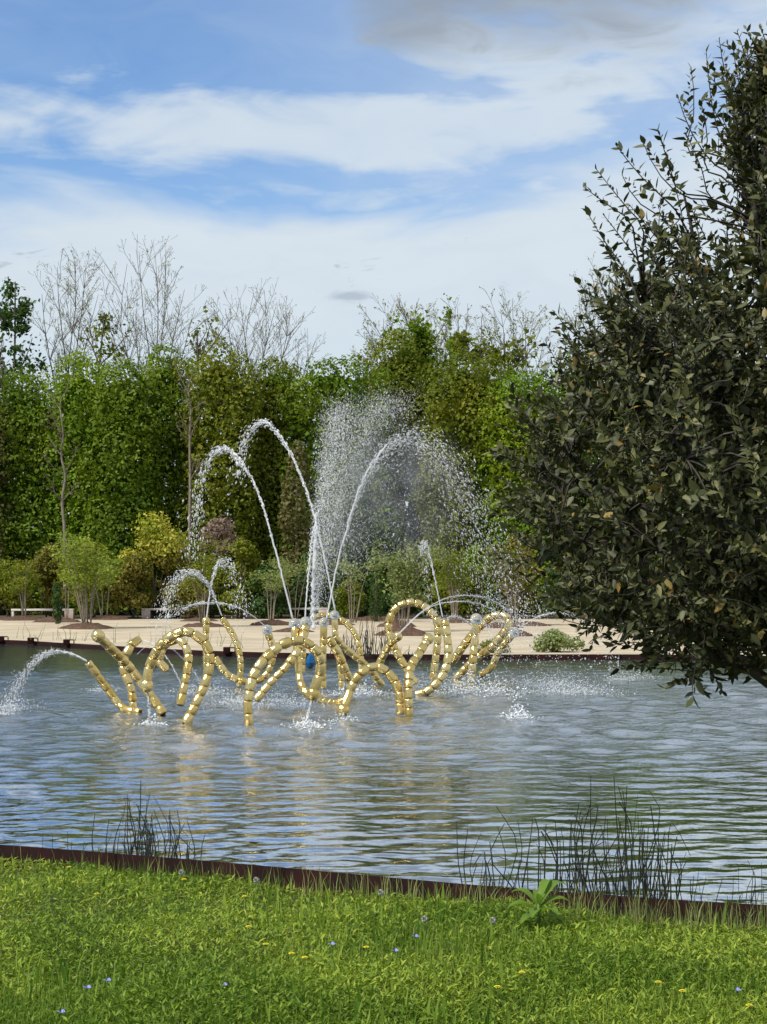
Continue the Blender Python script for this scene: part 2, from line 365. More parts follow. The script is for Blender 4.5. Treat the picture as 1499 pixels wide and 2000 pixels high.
def in_poly(x, y, poly):
    x = np.asarray(x); y = np.asarray(y); ins = np.zeros(x.shape, bool)
    for (x1, y1), (x2, y2) in zip(poly, np.roll(poly, -1, 0)):
        c = ((y1 > y) != (y2 > y)) & (x < (x2 - x1) * (y - y1) / (y2 - y1 + 1e-12) + x1); ins ^= c
    return ins
# ground: one sheet from the pond's rim out to the horizon
cen = ring.mean(0); n = len(ring)
dirs = ring - cen; dl = np.linalg.norm(dirs, axis=1)[:, None]; dirs = dirs / dl
V = []; rings = [(0, 0), (0.6, 0), (2, 0), (6, 0), (18, 0), (60, 0), (400, 0), (1500, 0)]
for off, _ in rings:
    p = ring + dirs * off
    z = bank_z(ring[:, 1]) if off < 30 else np.full(n, SAND - 0.004)
    V.append(np.column_stack([p, z]))
# a wall of soil below the rim down to the pond bed
V.insert(0, np.column_stack([ring, np.full(n, -0.7)]))
V = np.vstack(V); i = np.arange(n); j = (i + 1) % n
fs = np.concatenate([np.stack([k * n + i, k * n + j, (k + 1) * n + j, (k + 1) * n + i], 1) for k in range(len(rings))])
g = link('ground', mesh_np('ground', V, fs), M['lawn_soil']); tag(g, kind='structure')
V = np.vstack([np.column_stack([ring, np.full(n, -0.7)]), [[cen[0], cen[1], -0.7]]])
g = link('pond_bed', mesh_np('pond_bed', V, np.stack([i, j, np.full(n, n)], 1)), M['soil']); tag(g, kind='structure')

# sand court beyond the pond
fi = [k for k in range(n) if ring[k, 1] > 43.2]
fi = sorted(fi, key=lambda k: ring[k, 0])
fr = ring[fi]; fr = fr[np.concatenate([[True], np.diff(fr[:, 0]) > 0.02])]
rows = []
for tt in np.linspace(0, 1, 14):
    yb = np.full(len(fr), 80.0)
    rows.append(np.column_stack([fr[:, 0], fr[:, 1] * (1 - tt) + yb * tt, np.full(len(fr), SAND)]))
V = np.vstack(rows); c = len(fr); a = np.arange(13)[:, None] * c; bcol = np.arange(c - 1)[None, :]
fs = np.stack([a + bcol, a + bcol + 1, a + c + bcol + 1, a + c + bcol], -1).reshape(-1, 4)
for sx in (1, -1):      # the court runs on to both sides
    xe = fr[-1, 0] if sx > 0 else fr[0, 0]; ye = fr[-1, 1] if sx > 0 else fr[0, 1]
    k0 = len(V); V = np.vstack([V, [(xe, ye, SAND), (xe + sx * 3, ye + 1, SAND), (xe + sx * 3, 80, SAND), (xe, 80, SAND)]])
    fs = np.vstack([fs, [[k0, k0 + 1, k0 + 2, k0 + 3] if sx > 0 else [k0, k0 + 3, k0 + 2, k0 + 1]]])
g = link('sand_court', mesh_np('sand_court', V, fs), M['sand']); tag(g, kind='structure')
# dark woodland soil under the trees
V = [(-70, 80, SAND + .004), (70, 80, SAND + .004), (90, 140, SAND + .004), (-90, 140, SAND + .004)]
g = link('woodland_floor', mesh_np('woodland_floor', V, np.array([[0, 1, 2, 3]])), M['soil']); tag(g, kind='structure')

# water surface with real waves, finer towards the camera
Yr = 1 / np.linspace(1 / 8.0, 1 / 57.0, 960)
tx = np.concatenate([-np.geomspace(3.2, 0.31, 26), np.linspace(-0.30, 0.30, 230), np.geomspace(0.31, 3.2, 26)])
YY, TT = np.meshgrid(Yr, tx, indexing='ij'); XX = YY * TT
ZZ = np.zeros_like(XX)
fd = np.sqrt(((XX + 0.8) * 0.62) ** 2 + ((YY - 31) * 0.7) ** 2)
calm = np.clip((fd - 4) / 7, 0, 1); calm = calm * calm * (3 - 2 * calm)
amp_mod = 0.75 + 0.5 * np.sin(XX * 0.35 + 1.0) * np.sin(YY * 0.28 + XX * 0.1)
wr = np.random.default_rng(3)
for k in range(64):
    lam = 0.12 * (0.60 / 0.12) ** (k / 63.0)
    th = math.pi / 2 + wr.normal(0, 0.40) + 0.06
    kx, ky = math.cos(th) * 2 * math.pi / lam, math.sin(th) * 2 * math.pi / lam
    am = 0.0185 * lam / 2 / math.pi * (1.1 if lam > 0.35 else 0.7)
    # waves that the grid cannot hold far away fade out (the bump takes over)
    dY = YY ** 2 * (1 / 8.0 - 1 / 57.0) / 960
    hold = np.clip(lam / (dY * 3) - 0.6, 0, 1)
    ZZ += am * hold * np.sin(kx * XX + ky * YY + wr.uniform(0, 6.28) + 0.5 * np.sin(0.7 * XX + wr.uniform(0, 6)))
ZZ *= amp_mod * (0.7 + 0.5 * calm)
for k in range(30):       # confused chop round the fountain
    lam = 0.45 * (1.4 / 0.45) ** (k / 29.0); th = wr.uniform(0, 6.283); kk = 2 * math.pi / lam
    hold = np.clip(lam / (dY * 4) - 0.6, 0, 1)
    ZZ += (1 - calm) * hold * 0.028 * lam / 6.283 * np.sin(kk * (math.cos(th) * XX + math.sin(th) * YY) + wr.uniform(0, 6.28))
V = np.column_stack([XX.ravel(), YY.ravel(), ZZ.ravel()]); c = len(tx); r = len(Yr)
a = np.arange(r - 1)[:, None] * c; bcol = np.arange(c - 1)[None, :]
fs = np.stack([a + bcol, a + bcol + 1, a + c + bcol + 1, a + c + bcol], -1).reshape(-1, 4)
cx_ = V[fs, 0].mean(1); cy_ = V[fs, 1].mean(1)
shr = cen + (ring - cen) * 1.004
fs = fs[in_poly(cx_, cy_, shr)]
use = np.unique(fs); mp = np.zeros(len(V), np.int64); mp[use] = np.arange(len(use))
g = link('pond_water', mesh_np('pond_water', V[use], mp[fs], True), M['water']); tag(g, kind='structure')

# corten steel edging: plates along the rim
def edging(name, label, idx, ztop, zbot, ledge, group=None):
    pts = ring[idx]
    o = empty(name, (pts[0][0], pts[0][1], 0), label, 'edging', group)
    step = 12
    for s0 in range(0, len(pts) - 1, step):
        seg = pts[s0:s0 + step + 1]
        if len(seg) < 2: continue
        tg = np.gradient(seg, axis=0); tg /= np.linalg.norm(tg, axis=1)[:, None]
        nn = np.column_stack([tg[:, 1], -tg[:, 0]])
        sgn = np.sign(((seg + nn * 0.1 - cen) ** 2).sum() - ((seg - cen) ** 2).sum()); nn *= sgn   # outward
        seg = seg.copy(); seg[-1] -= (seg[-1] - seg[-2]) / np.linalg.norm(seg[-1] - seg[-2]) * 0.006
        mb = MB()
        prof = [(-0.010, zbot), (-0.010, ztop), (0.012, ztop), (0.012, zbot)]
        L = [np.column_stack([seg + nn * d, np.full(len(seg), z)]) for d, z in prof]
        Vv = np.vstack(L); c = len(seg); q = []
        for k in range(4):
            k2 = (k + 1) % 4
            for e in range(c - 1): q.append((k * c + e, k * c + e + 1, k2 * c + e + 1, k2 * c + e))
        q += [(0, c, 2 * c, 3 * c), (c - 1, 4 * c - 1, 3 * c - 1, 2 * c - 1)]
        mb.add(Vv, q); pl = mb.build('plate', M['corten'], o)
        if ledge:
            mb = MB(); prof = [(0.014, LAWN - .1), (0.014, LAWN + ledge), (0.075, LAWN + ledge - .008), (0.075, LAWN - .1)]
            L = [np.column_stack([seg + nn * d, np.full(len(seg), z)]) for d, z in prof]
            mb.add(np.vstack(L), q); mb.build('ledge', M['corten_light'], o)
    return o
nidx = [k for k in range(n) if ring[k, 1] < 21 and -9.5 < ring[k, 0] < 12]
edging('pond_edging', 'rusty steel edging strip between the lawn and the near side of the pond', nidx, KT, -0.3, 0.035)
fidx = [k for k in range(n) if ring[k, 1] > 43.0 and -16 < ring[k, 0] < 12]
edging('pond_edging', 'thin dark steel edging along the far side of the pond below the sand', fidx, 0.125, -0.3, 0)
print('setting done')

# ------------------------------------------------------------------ vegetation builders
def unit(a): return a / (np.linalg.norm(a, axis=-1, keepdims=True) + 1e-9)
def leaf_quads(C, N, size, aspect=0.6, rr=rng, droop=0.0):
    """one kite-shaped leaf per centre C with normal about N -> verts, quads"""
    n = len(C); N = unit(N)
    t = unit(np.cross(N, unit(rr.normal(size=(n, 3))))); t[:, 2] -= droop; t = unit(t)
    b = unit(np.cross(N, t)); s = (size * rr.uniform(0.6, 1.35, n))[:, None] if np.isscalar(size) else size[:, None]
    V = np.stack([C - t * s * 0.5, C + b * s * aspect * 0.5 + N * s * 0.08, C + t * s * 0.55, C - b * s * aspect * 0.5 + N * s * 0.08], 1).reshape(-1, 3)
    return V, np.arange(n * 4).reshape(n, 4)
def blob_leaves(blobs, n, size, rr=rng, rough=0.55, lo=0.72, hi=1.06, aspect=0.62, droop=0.0, keep=0.62):
    B = np.asarray(blobs, float); C0, Rr = B[:, :3], B[:, 3:6]
    wgt = (Rr[:, 0] * Rr[:, 2]); wgt = wgt / wgt.sum()
    k = rr.choice(len(B), int(n * 1.1), p=wgt); d = unit(rr.normal(size=(len(k), 3)))
    rad = rr.uniform(lo, hi, len(k)) + (rr.random(len(k)) < 0.06) * rr.uniform(0, 0.22, len(k))
    Pn = C0[k] + d * Rr[k] * rad[:, None]
    inside = np.zeros(len(k), bool)
    for c, r_ in zip(C0, Rr):
        q = ((Pn - c) / r_); inside |= (q * q).sum(1) < keep * keep
    Pn = Pn[~inside][:n]; d = d[~inside][:n]
    N = d + rr.normal(size=d.shape) * rough + np.array([0, 0, 0.25])
    return leaf_quads(Pn, N, size, aspect, rr, droop)
def crown_mesh(name, blobs, n, size, **kw):
    V, Q = blob_leaves(blobs, n, size, **kw); return mesh_np(name, V, Q)

def column_blobs(X, Y, z0, z1, wx, wy, nb, rr, rmin=0.8, rmax=1.35, dome=0.65):
    out = []
    for k in range(nb):
        t = (k + rr.random()) / nb; z = z0 + (z1 - z0) * t
        prof = 1.0 if t < dome else math.sqrt(max(0.0, 1 - ((t - dome) / (1 - dome)) ** 2)) * 0.9 + 0.1
        r = rr.uniform(rmin, rmax) * (0.75 + 0.25 * prof); a = rr.uniform(0, 6.283); q = math.sqrt(rr.uniform(0.25, 1))
        out.append((X + math.cos(a) * q * max(0.1, wx * prof - r), Y + math.sin(a) * q * max(0.1, wy * prof - r), z - r * 0.5, r, r, r * rr.uniform(1.0, 1.6)))
    return out
def limb_tree(mb, base, top, rr, r0, kids=5, spread=0.35, depth=2, sides=5, tips=None, up=0.55):
    """recursive woody skeleton"""
    L = np.linalg.norm(top - base); n = 7
    mid = spline([base, base + (top - base) * 0.35 + rr.normal(size=3) * L * 0.03, base + (top - base) * 0.7 + rr.normal(size=3) * L * 0.03, top], n)
    mb.tube(mid, np.linspace(r0, max(r0 * 0.22, 0.011), n), sides, False)
    if tips is not None and depth == 0: tips.append((mid[-1], unit(mid[-1] - mid[-3]))); tips.append((mid[4], unit(mid[-1] - mid[-3])))
    if depth == 0: return
    dirn = unit(top - base)
    for k in range(kids):
        t = rr.uniform(0.28, 0.97); q = mid[min(n - 1, int(t * (n - 1)))]
        side = unit(np.cross(dirn, rr.normal(size=3)))
        d = unit(dirn * up + side * (1 - up) * rr.uniform(0.7, 1.3) + np.array([0, 0, 0.12]))
        limb_tree(mb, q, q + d * L * spread * rr.uniform(0.7, 1.3) * (1.15 - 0.4 * t), rr, r0 * 0.5 * (1.1 - 0.6 * t), max(2, kids - 1 if kids < 12 else 6), spread, depth - 1, max(3, sides - 1), tips, up)

# --- wall of leafy trees behind the sand court
hedge = [  # px centre, top row, width px, depth, leaf, label
    (-70, 700, 190, 86, 'lf_brown', 'brownish green tree cut by the left edge of the picture'),
    (45, 740, 190, 87, 'lf_green', 'ivy green tree second from the left edge in the wall of trees'),
    (150, 705, 170, 87, 'lf_bright', 'bright green tree behind the pale crooked trunk at left'),
    (235, 715, 170, 86, 'lf_green', 'dense green tree below the gap between the two tallest bare trees'),
    (325, 690, 170, 88, 'lf_green', 'dark green tree left of the thin straight pale trunk'),
    (430, 685, 190, 87, 'lf_olive', 'olive green tree behind the left pair of high jets'),
    (535, 705, 150, 89, 'lf_olive', 'olive tree just left of the dark brown cypress'),
    (650, 705, 260, 88, 'lf_green', 'broad rounded green tree behind the fine spray plume'),
    (790, 660, 230, 91, 'lf_olive', 'tall olive tree with green tip behind the top of the plume'),
    (905, 700, 210, 88, 'lf_olive', 'yellowish green tree right of the spray plume'),
    (1010, 735, 190, 87, 'lf_bright', 'fresh green tree partly hidden by the evergreen oak'),
    (1130, 700, 210, 88, 'lf_green', 'green tree mostly hidden behind the left side of the evergreen oak'),
    (1270, 690, 220, 88, 'lf_bright', 'tree behind the middle of the evergreen oak'),
    (1420, 700, 220, 88, 'lf_green', 'tree behind the right part of the evergreen oak'),
    (1570, 700, 220, 88, 'lf_olive', 'tree beyond the right edge behind the evergreen oak'),
]
for k, (px, py, wpx, D, lf, lab) in enumerate(hedge):
    D += 1.6
    rr = np.random.default_rng(100 + k); c = P(px, py, D); X, top = c.x, c.z; hw = wpx * D / F / 2 * 1.12
    o = empty('leafy_tree', (X, D, SAND), lab, 'tree', 'wall of leafy trees behind the court')
    mb = MB(); mb.tube(spline([(X, D, 0.0), (X + rr.normal() * .2, D, top * .3), (X + rr.normal() * .3, D, top * .6), (X, D, top * .88)], 8), np.linspace(0.2, 0.05, 8), 7)
    mb.build('trunk', M['bark'], o, True)
    bl = column_blobs(X, D, 0.6, top, hw, 2.4, 95, rr, 0.6, 1.1, 0.74)
    for q in range(9):   # tufts on the outline
        a = rr.uniform(-1, 1); bl.append((X + a * hw * 0.75, D + rr.uniform(-1, 1), top - 0.3 - abs(a) * 0.9 + rr.uniform(-.2, .35), rr.uniform(.3, .6), .4, rr.uniform(.5, .9)))
    V1, Q1 = blob_leaves(bl, 19500, 0.185, rr, rough=0.36, droop=0.35)
    m_ = 4200; zt = rr.random(m_); pr = np.where(zt < .72, 1.0, np.sqrt(np.clip(1 - ((zt - .72) / .28) ** 2, 0, 1))); aa = rr.uniform(0, 6.283, m_); q_ = np.sqrt(rr.random(m_)) * .72
    C2 = np.column_stack([X + np.cos(aa) * q_ * hw * pr, D + np.sin(aa) * q_ * 2.0 * pr, .3 + (top - 1.1) * zt])       # inner foliage
    V2, Q2 = leaf_quads(C2, rr.normal(size=(m_, 3)), 0.30, 0.75, rr)
    link('crown', mesh_np('crown', np.vstack([V1, V2]), np.vstack([Q1, Q2 + len(V1)])), M[lf], o)
# darker row behind closes the gaps
DEEP = ['beyond the left edge of the picture', 'at the left edge behind the brownish tree', 'behind the pale crooked trunk', 'behind the tallest bare tree gap', 'behind the straight pale trunk', 'behind the leftmost high jet', 'behind the brown cypress column',
        'behind the spray plume top', 'right of the spray plume', 'behind the yellowish green tree', 'left of the oak crown', 'behind the middle of the oak crown', 'at the right edge behind the oak']
for k, px in enumerate(range(-150, 1700, 150)):    # 13 of them
    rr = np.random.default_rng(300 + k); D = 95 + rr.uniform(-1, 2); c = P(px + rr.uniform(-20, 20), 745 + rr.uniform(-10, 35), D); X, top = c.x, c.z
    o = empty('background_tree', (X, D, SAND), 'dark tree deep in the wood, ' + DEEP[k], 'tree', 'shaded trees deep in the wood')
    mb = MB(); mb.tube([(X, D, 0), (X, D, top * .5), (X, D, top * .85)], [0.25, .18, .06], 6); mb.build('trunk', M['bark'], o, True)
    bl = column_blobs(X, D, 0.5, top, 3.9, 2.2, 60, rr, 1.0, 1.7)
    link('crown', crown_mesh('crown', bl, 5000, 0.45, rr=rr, rough=0.6), M['lf_green' if k % 3 else 'lf_dark'], o)

# taller crowns rising over the wall, loosely leaved
loose = [(30, 550, 120, 101, 'lf_dark', 2300, 'dark loosely leaved tree standing above the wall at the far left'),
         (205, 610, 90, 102, 'lf_olive', 700, 'thin budding tree between the two tallest bare trees'),
         (385, 640, 80, 104, 'lf_olive', 400, 'thin budding tree right of the tallest bare tree'),
         (815, 630, 120, 94, 'lf_green', 3600, 'green pointed tree top left of the right hand bare trees'),
         (905, 650, 130, 96, 'lf_olive', 2400, 'ragged olive tree top among the right hand bare trees'),
         (985, 650, 110, 96, 'lf_olive', 1500, 'thin olive tree top nearest the evergreen oak')]
for k, (px, py, wpx, D, lf, nl, lab) in enumerate(loose):
    rr = np.random.default_rng(400 + k); c = P(px, py, D); X, top = c.x, c.z; hw = wpx * D / F / 2
    o = empty('loose_tree', (X, D, SAND), lab, 'tree'); mb = MB(); tips = []
    limb_tree(mb, np.array((X, D, 0.2)), np.array((X, D, top)), rr, 0.16, 11, 0.24, 2, 5, tips, 0.5)
    mb.build('trunk', M['bark'], o)
    tp = np.array([q[0] for q in tips]); tp = tp[tp[:, 2] > top * 0.45]
    C = tp[rr.integers(0, len(tp), nl)] + rr.normal(size=(nl, 3)) * 0.3
    half = int(nl * .75); ncl = 34; zt = rr.random(ncl) ** .75; sp_ = hw * (1.0 - zt ** 1.5 * .75); cl = np.column_stack([X + rr.uniform(-1, 1, ncl) * sp_, D + rr.uniform(-1, 1, ncl) * sp_, top * .55 + top * .44 * zt])
    C[:half] = cl[rr.integers(0, ncl, half)] + rr.normal(size=(half, 3)) * rr.uniform(.12, .34, half)[:, None]
    C[half:, 0] = X + np.clip(C[half:, 0] - X, -hw * 1.1, hw * 1.1)
    V, Q = leaf_quads(C, rr.normal(size=(nl, 3)) + np.array([0, 0, .4]), 0.27, 0.65, rr)
    link('crown', mesh_np('crown', V, Q), M[lf], o)

# bare trees against the sky: several leaders fanning out from the trunk
bare = [(140, 488, 130, 103, 'bare tree with one dark central trunk, left of the tallest', 5, 0.20),
        (290, 488, 190, 103, 'tallest bare tree with many upright fanning branches', 8, 0.20),
        (505, 558, 220, 105, 'wide fan shaped bare tree right of the two tall ones', 10, 0.20),
        (785, 592, 170, 104, 'bare tree behind the green pointed tree top', 8, 0.18),
        (895, 588, 140, 105, 'budding bare tree between the other two at right', 7, 0.18),
        (1000, 580, 140, 104, 'bare tree nearest the evergreen oak', 7, 0.18),
        (1180, 520, 130, 100, 'bare tree glimpsed through the left edge of the evergreen oak', 6, 0.18)]
for k, (px, py, wpx, D, lab, nb, sp) in enumerate(bare):
    rr = np.random.default_rng(500 + k); c = P(px, py, D); X, top = c.x, c.z; hw = wpx * D / F / 2
    o = empty('bare_tree', (X, D, SAND), lab, 'tree', 'bare trees above the leafy wall'); mb = MB(); tips = []
    fork = top * (0.42 if k in (1, 2) else 0.5)
    base = np.array((X, D, 0.2)); fk = np.array((X, D, fork))
    mb.tube(spline([base, base + (fk - base) * .5 + rr.normal(size=3) * .1, fk], 6), np.linspace(0.2, 0.13, 6), 6)
    for q in range(nb):
        a = (q + 0.5) / nb * 2 - 1; e = top - (abs(a) ** 1.7) * (top - fork) * 0.33 - rr.uniform(0, .5)
        tp = np.array((X + a * hw * 1.1, D + rr.uniform(-1.5, 1.5), e))
        limb_tree(mb, fk + np.array((a * .12, 0, rr.uniform(-1.2, 0.3))), tp, rr, 0.05, 17, 0.27, 2, 4, tips, 0.56)
    mb.build('trunk', M['twig'], o)
    tp = np.array([q[0] for q in tips]); nl = min(len(tp) * 2, 2200)
    C = tp[rr.integers(0, len(tp), nl)] + rr.normal(size=(nl, 3)) * 0.06
    V, Q = leaf_quads(C, rr.normal(size=(nl, 3)), 0.085 if k < 3 else 0.12, 0.6, rr)
    link('crown', mesh_np('crown', V, Q), M['lf_bud'], o)

# pale trunks standing in front of the wall
for k, (pp, lab) in enumerate([([(127, 1045), (122, 980), (128, 930), (120, 890), (124, 850), (118, 800)], 'slim tree with pale crooked trunk at left in front of the wall'),
                               ([(371, 1040), (372, 940), (371, 860), (373, 800), (368, 765)], 'slim tree with straight pale trunk left of the highest left jet')]):
    rr = np.random.default_rng(600 + k); D = 83.9; pts = [P(x, y, D) for x, y in pp]
    o = empty('slim_tree', (pts[0].x, D, SAND), lab, 'tree'); mb = MB()
    pts = [Vector((pts[0].x, D, 0.1))] + pts; mb.tube(spline(pts, 20), np.linspace(0.095, 0.03, 20), 6)
    tips = []
    for q in range(10):
        b0 = np.array(pts[2 + q % (len(pts) - 2)]); d = np.array((rr.uniform(-1, 1), rr.uniform(-.6, .4), rr.uniform(.4, 1.2)))
        limb_tree(mb, b0, b0 + unit(d) * rr.uniform(.8, 1.7), rr, 0.03, 4, 0.4, 1, 4, tips)
    mb.build('trunk', M['pale_bark'], o, True)
    tp = np.array([q[0] for q in tips]); C = tp[rr.integers(0, len(tp), 160)] + rr.normal(size=(160, 3)) * .2
    V, Q = leaf_quads(C, rr.normal(size=(160, 3)), 0.16, .6, rr); link('crown', mesh_np('crown', V, Q), M['lf_brown'], o)

# --- shrubs and low trees between court and wall
def shrub(name, px, top, bot, wpx, D, lf, n, size, lab, nb=16, feather=0.0, cat='shrub', group=None):
    rr = np.random.default_rng(int(px * 7 + top)); c = P(px, top, D); z0 = max(SAND, P(px, bot, D).z); hw = wpx * D / F / 2
    o = empty(name, (c.x, D, SAND), lab, cat, group); mb = MB(); bl = []
    H = c.z - z0
    for k in range(nb):
        a = rr.uniform(0, 6.283); q = math.sqrt(rr.random()); t = rr.random()
        prof = math.sqrt(max(0.05, 1 - (max(0, t - 0.35) / 0.65) ** 2)); r = rr.uniform(.22, .42) * min(hw, H) * 1.0
        bl.append((c.x + math.cos(a) * q * max(.05, hw * prof - r), D + math.sin(a) * q * max(.05, hw * .7 * prof - r * .5), z0 + r * .6 + t * max(.05, H - 1.6 * r), r, r, r * rr.uniform(.7, 1.0)))
    for k in range(6):
        e = np.array(bl[k % len(bl)][:3]); mb.tube(spline([(c.x + rr.normal() * .08, D + rr.normal() * .08, SAND), (c.x + (e[0] - c.x) * .5, D + (e[1] - D) * .5, (SAND + e[2]) * .5), e], 5), np.linspace(.035, .012, 5), 4)
    mb.build('stem', M['bark'], o)
    V, Q = blob_leaves(bl, n, size, rr, rough=0.7, lo=0.55, hi=1.1 + feather, droop=0.1, keep=0.4)
    link('crown', mesh_np('crown', V, Q), M[lf], o)
    return o
shrub('shrub', 20, 1075, 1205, 150, 81, 'lf_olive', 3200, 0.17, 'mid green shrub behind the left end of the leftmost bench')
shrub('shrub', 95, 1050, 1205, 130, 82.5, 'lf_rust', 2800, 0.17, 'rusty green shrub behind the leftmost bench')
shrub('shrub', 180, 1045, 1190, 170, 81.5, 'lf_olive', 3600, 0.17, 'yellowish olive shrub behind the nearest many stemmed tree')
shrub('tall_shrub', 300, 996, 1110, 150, 81.9, 'lf_yellow', 4200, 0.17, 'bright lemon yellow shrub rising behind the court at left', 15, 0.3)
shrub('shrub', 265, 1075, 1205, 130, 81, 'lf_rust', 3400, 0.15, 'low rusty brown shrub in front of the lemon yellow one')
shrub('shrub', 345, 1045, 1205, 110, 82, 'lf_rust', 2600, 0.16, 'orange brown shrub behind the second bench')
shrub('shrub', 365, 1120, 1205, 120, 80.8, 'lf_rust', 1900, 0.14, 'small rust coloured shrub just behind the second bench')
shrub('blossom_tree', 433, 1006, 1080, 100, 82.6, 'lf_pink', 1800, 0.15, 'small tree with faded pink blossom right of the lemon yellow shrub', 13, 0.2, 'tree')
shrub('shrub', 470, 1045, 1205, 140, 81.5, 'lf_olive', 3400, 0.16, 'green shrub below the pink blossom')
shrub('shrub', 415, 1050, 1200, 90, 82.5, 'lf_lime', 1500, 0.16, 'lime green shrub between the rusty shrub and the pink blossom', 12)
shrub('shrub', 520, 1100, 1206, 120, 81, 'lf_dark', 2400, 0.16, 'dark shrub behind the left end of the third bench')
shrub('clipped_shrub', 685, 1126, 1204, 90, 80.9, 'lf_olive', 2600, 0.11, 'clipped rounded bush left of the dark column', 26)
shrub('shrub', 610, 1060, 1206, 120, 82.5, 'lf_dark', 2600, 0.17, 'dark shrub behind the third bench')
shrub('shrub', 890, 1055, 1205, 160, 82, 'lf_olive', 3400, 0.16, 'olive shrub behind the two thin upright jets at right')
shrub('shrub', 930, 1060, 1150, 90, 81.4, 'lf_lime', 1300, 0.15, 'lime tinted shrub top right of the narrow upright jet')
shrub('shrub', 1010, 1020, 1205, 150, 82, 'lf_rust', 3000, 0.16, 'brownish shrub left of the evergreen oak')
shrub('shrub', 1110, 1050, 1205, 150, 81.5, 'lf_dark', 2600, 0.17, 'dark shrub behind the lower left of the evergreen oak')
shrub('shrub', 1250, 1060, 1205, 190, 82, 'lf_olive', 2600, 0.17, 'olive shrub hidden behind the evergreen oak')
shrub('shrub', 1420, 1060, 1205, 190, 82, 'lf_rust', 2400, 0.17, 'rust shrub hidden behind the right of the evergreen oak')
shrub('shrub', 790, 1090, 1205, 120, 82.8, 'lf_dark', 2400, 0.17, 'dark shrub behind the pale feathery tree')
shrub('low_shrub', 1085, 1225, 1272, 110, 46.5, 'lf_pale', 2300, 0.085, 'low green shrub at the far water edge left of the oak', 12, 0.3)
shrub('low_shrub', 960, 1247, 1276, 90, 46, 'lf_olive', 900, 0.07, 'small tufty shrub at the far water edge behind the right sculptures', 10, 0.3)
# upright dark columns
for k, (px, top, bot, wpx, D, lf, lab) in enumerate([(112, 1140, 1212, 22, 72.5, 'lf_dark', 'small clipped dark yew column in front of the leftmost bench'),
                                                (735, 1085, 1206, 36, 76, 'lf_dark', 'dark narrow yew column right of the clipped rounded bush'),
                                                (580, 870, 1120, 78, 83.2, 'lf_brown', 'tall brown cypress column left of the fine spray plume'),
                                                (700, 900, 1130, 70, 85.2, 'lf_dark', 'tall dark cypress column right of the crossing jets')]):
    rr = np.random.default_rng(700 + k); c = P(px, top, D); hw = wpx * D / F / 2; z0 = SAND + .05
    o = empty('cypress' if k > 1 else 'clipped_yew', (c.x, D, SAND), lab, 'tree' if k > 1 else 'shrub')
    mb = MB(); mb.tube([(c.x, D, 0.1), (c.x, D, c.z * .8)], [.08, .03], 6); mb.build('trunk', M['bark'], o)
    rad = hw * 0.6
    bl = column_blobs(c.x, D, z0 + .2, c.z, hw, hw, 26 if k < 2 else 50, rr, rad * .7, rad * 1.1, 0.8 if k < 2 else .6)
    link('crown', crown_mesh('crown', bl, 1500 if k < 2 else 5000, 0.10 if k < 2 else .2, rr=rr, rough=.6), M[lf], o)

# --- many-stemmed young trees planted on the court
def young(px, base, top, wpx, ns, lf, nl, lab, crown_from=0.45, size=0.12, pale=True):
    rr = np.random.default_rng(int(px * 3 + base)); D = DZ(base, SAND); b0 = G(px, base, SAND); tz = P(px, top, D).z; hw = wpx * D / F / 2; H = tz - SAND
    o = empty('young_tree', tuple(b0), lab, 'tree', 'young many stemmed trees on the sand court'); tips = []
    for k in range(ns):
        a = rr.uniform(0, 6.283); q = rr.uniform(.3, 1.0); r0 = rr.uniform(.018, .04)
        e = np.array((b0.x + math.cos(a) * q * hw * .8, D + math.sin(a) * q * hw * .8, SAND + H * rr.uniform(.7, .97)))
        s = np.array((b0.x + math.cos(a) * .12, D + math.sin(a) * .12, SAND - 0.05)); mb = MB()
        md = s + (e - s) * .45 + np.array((-math.cos(a) * hw * .1, 0, H * .06)) + rr.normal(size=3) * .05
        pts = spline([s, md, e], 9); mb.tube(pts, np.linspace(r0, .008, 9), 5)
        for w_ in range(7):
            q0 = pts[rr.integers(3, 8)]; d = unit(np.array((rr.normal(), rr.normal(), .35 + rr.random() * .4)))
            e2 = q0 + d * H * rr.uniform(.10, .2); mb.tube([q0, (q0 + e2) / 2 + rr.normal(size=3) * .03, e2], [.009, .006, .003], 3, False); tips.append(e2); tips.append((q0 + e2) / 2)
        tips.append(pts[-1]); mb.build('stem', M['pale_bark'] if pale else M['bark'], o, True)
    tp = np.array(tips); tp = tp[tp[:, 2] > SAND + H * crown_from]
    C = tp[rr.integers(0, len(tp), nl)] + rr.normal(size=(nl, 3)) * np.array((hw * .15, hw * .15, H * .028))
    V, Q = leaf_quads(C, rr.normal(size=(nl, 3)) * .7 + np.array((0, 0, 1.0)), size, .6, rr)
    link('crown', mesh_np('crown', V, Q), M[lf], o)
young(172, 1228, 1040, 150, 9, 'lf_lime', 2600, 'nearest many stemmed young tree with lime crown at left on the sand')
young(50, 1211, 1085, 110, 4, 'lf_olive', 1100, 'young tree in front of the left end of the leftmost bench')
young(130, 1211, 1080, 60, 2, 'lf_olive', 500, 'twin stemmed young tree right of the small yew column', .55)
young(205, 1210, 1075, 110, 4, 'lf_lime', 1100, 'young tree right of the leftmost bench behind the nearest young tree')
young(400, 1224, 1040, 130, 6, 'lf_olive', 1500, 'young tree behind the arch of the left gold sculpture', .4)
young(528, 1219, 1085, 110, 4, 'lf_pale', 800, 'sparse young tree in front of the third bench', .5)
young(575, 1212, 1065, 100, 3, 'lf_pale', 600, 'sparse young tree left of the crossing jets', .6)
young(690, 1216, 1075, 120, 4, 'lf_pale', 700, 'sparse young tree right of the crossing jets', .6)
young(790, 1234, 1050, 150, 9, 'lf_pale', 2600, 'pale feathery young tree behind the gold hoop', .25)
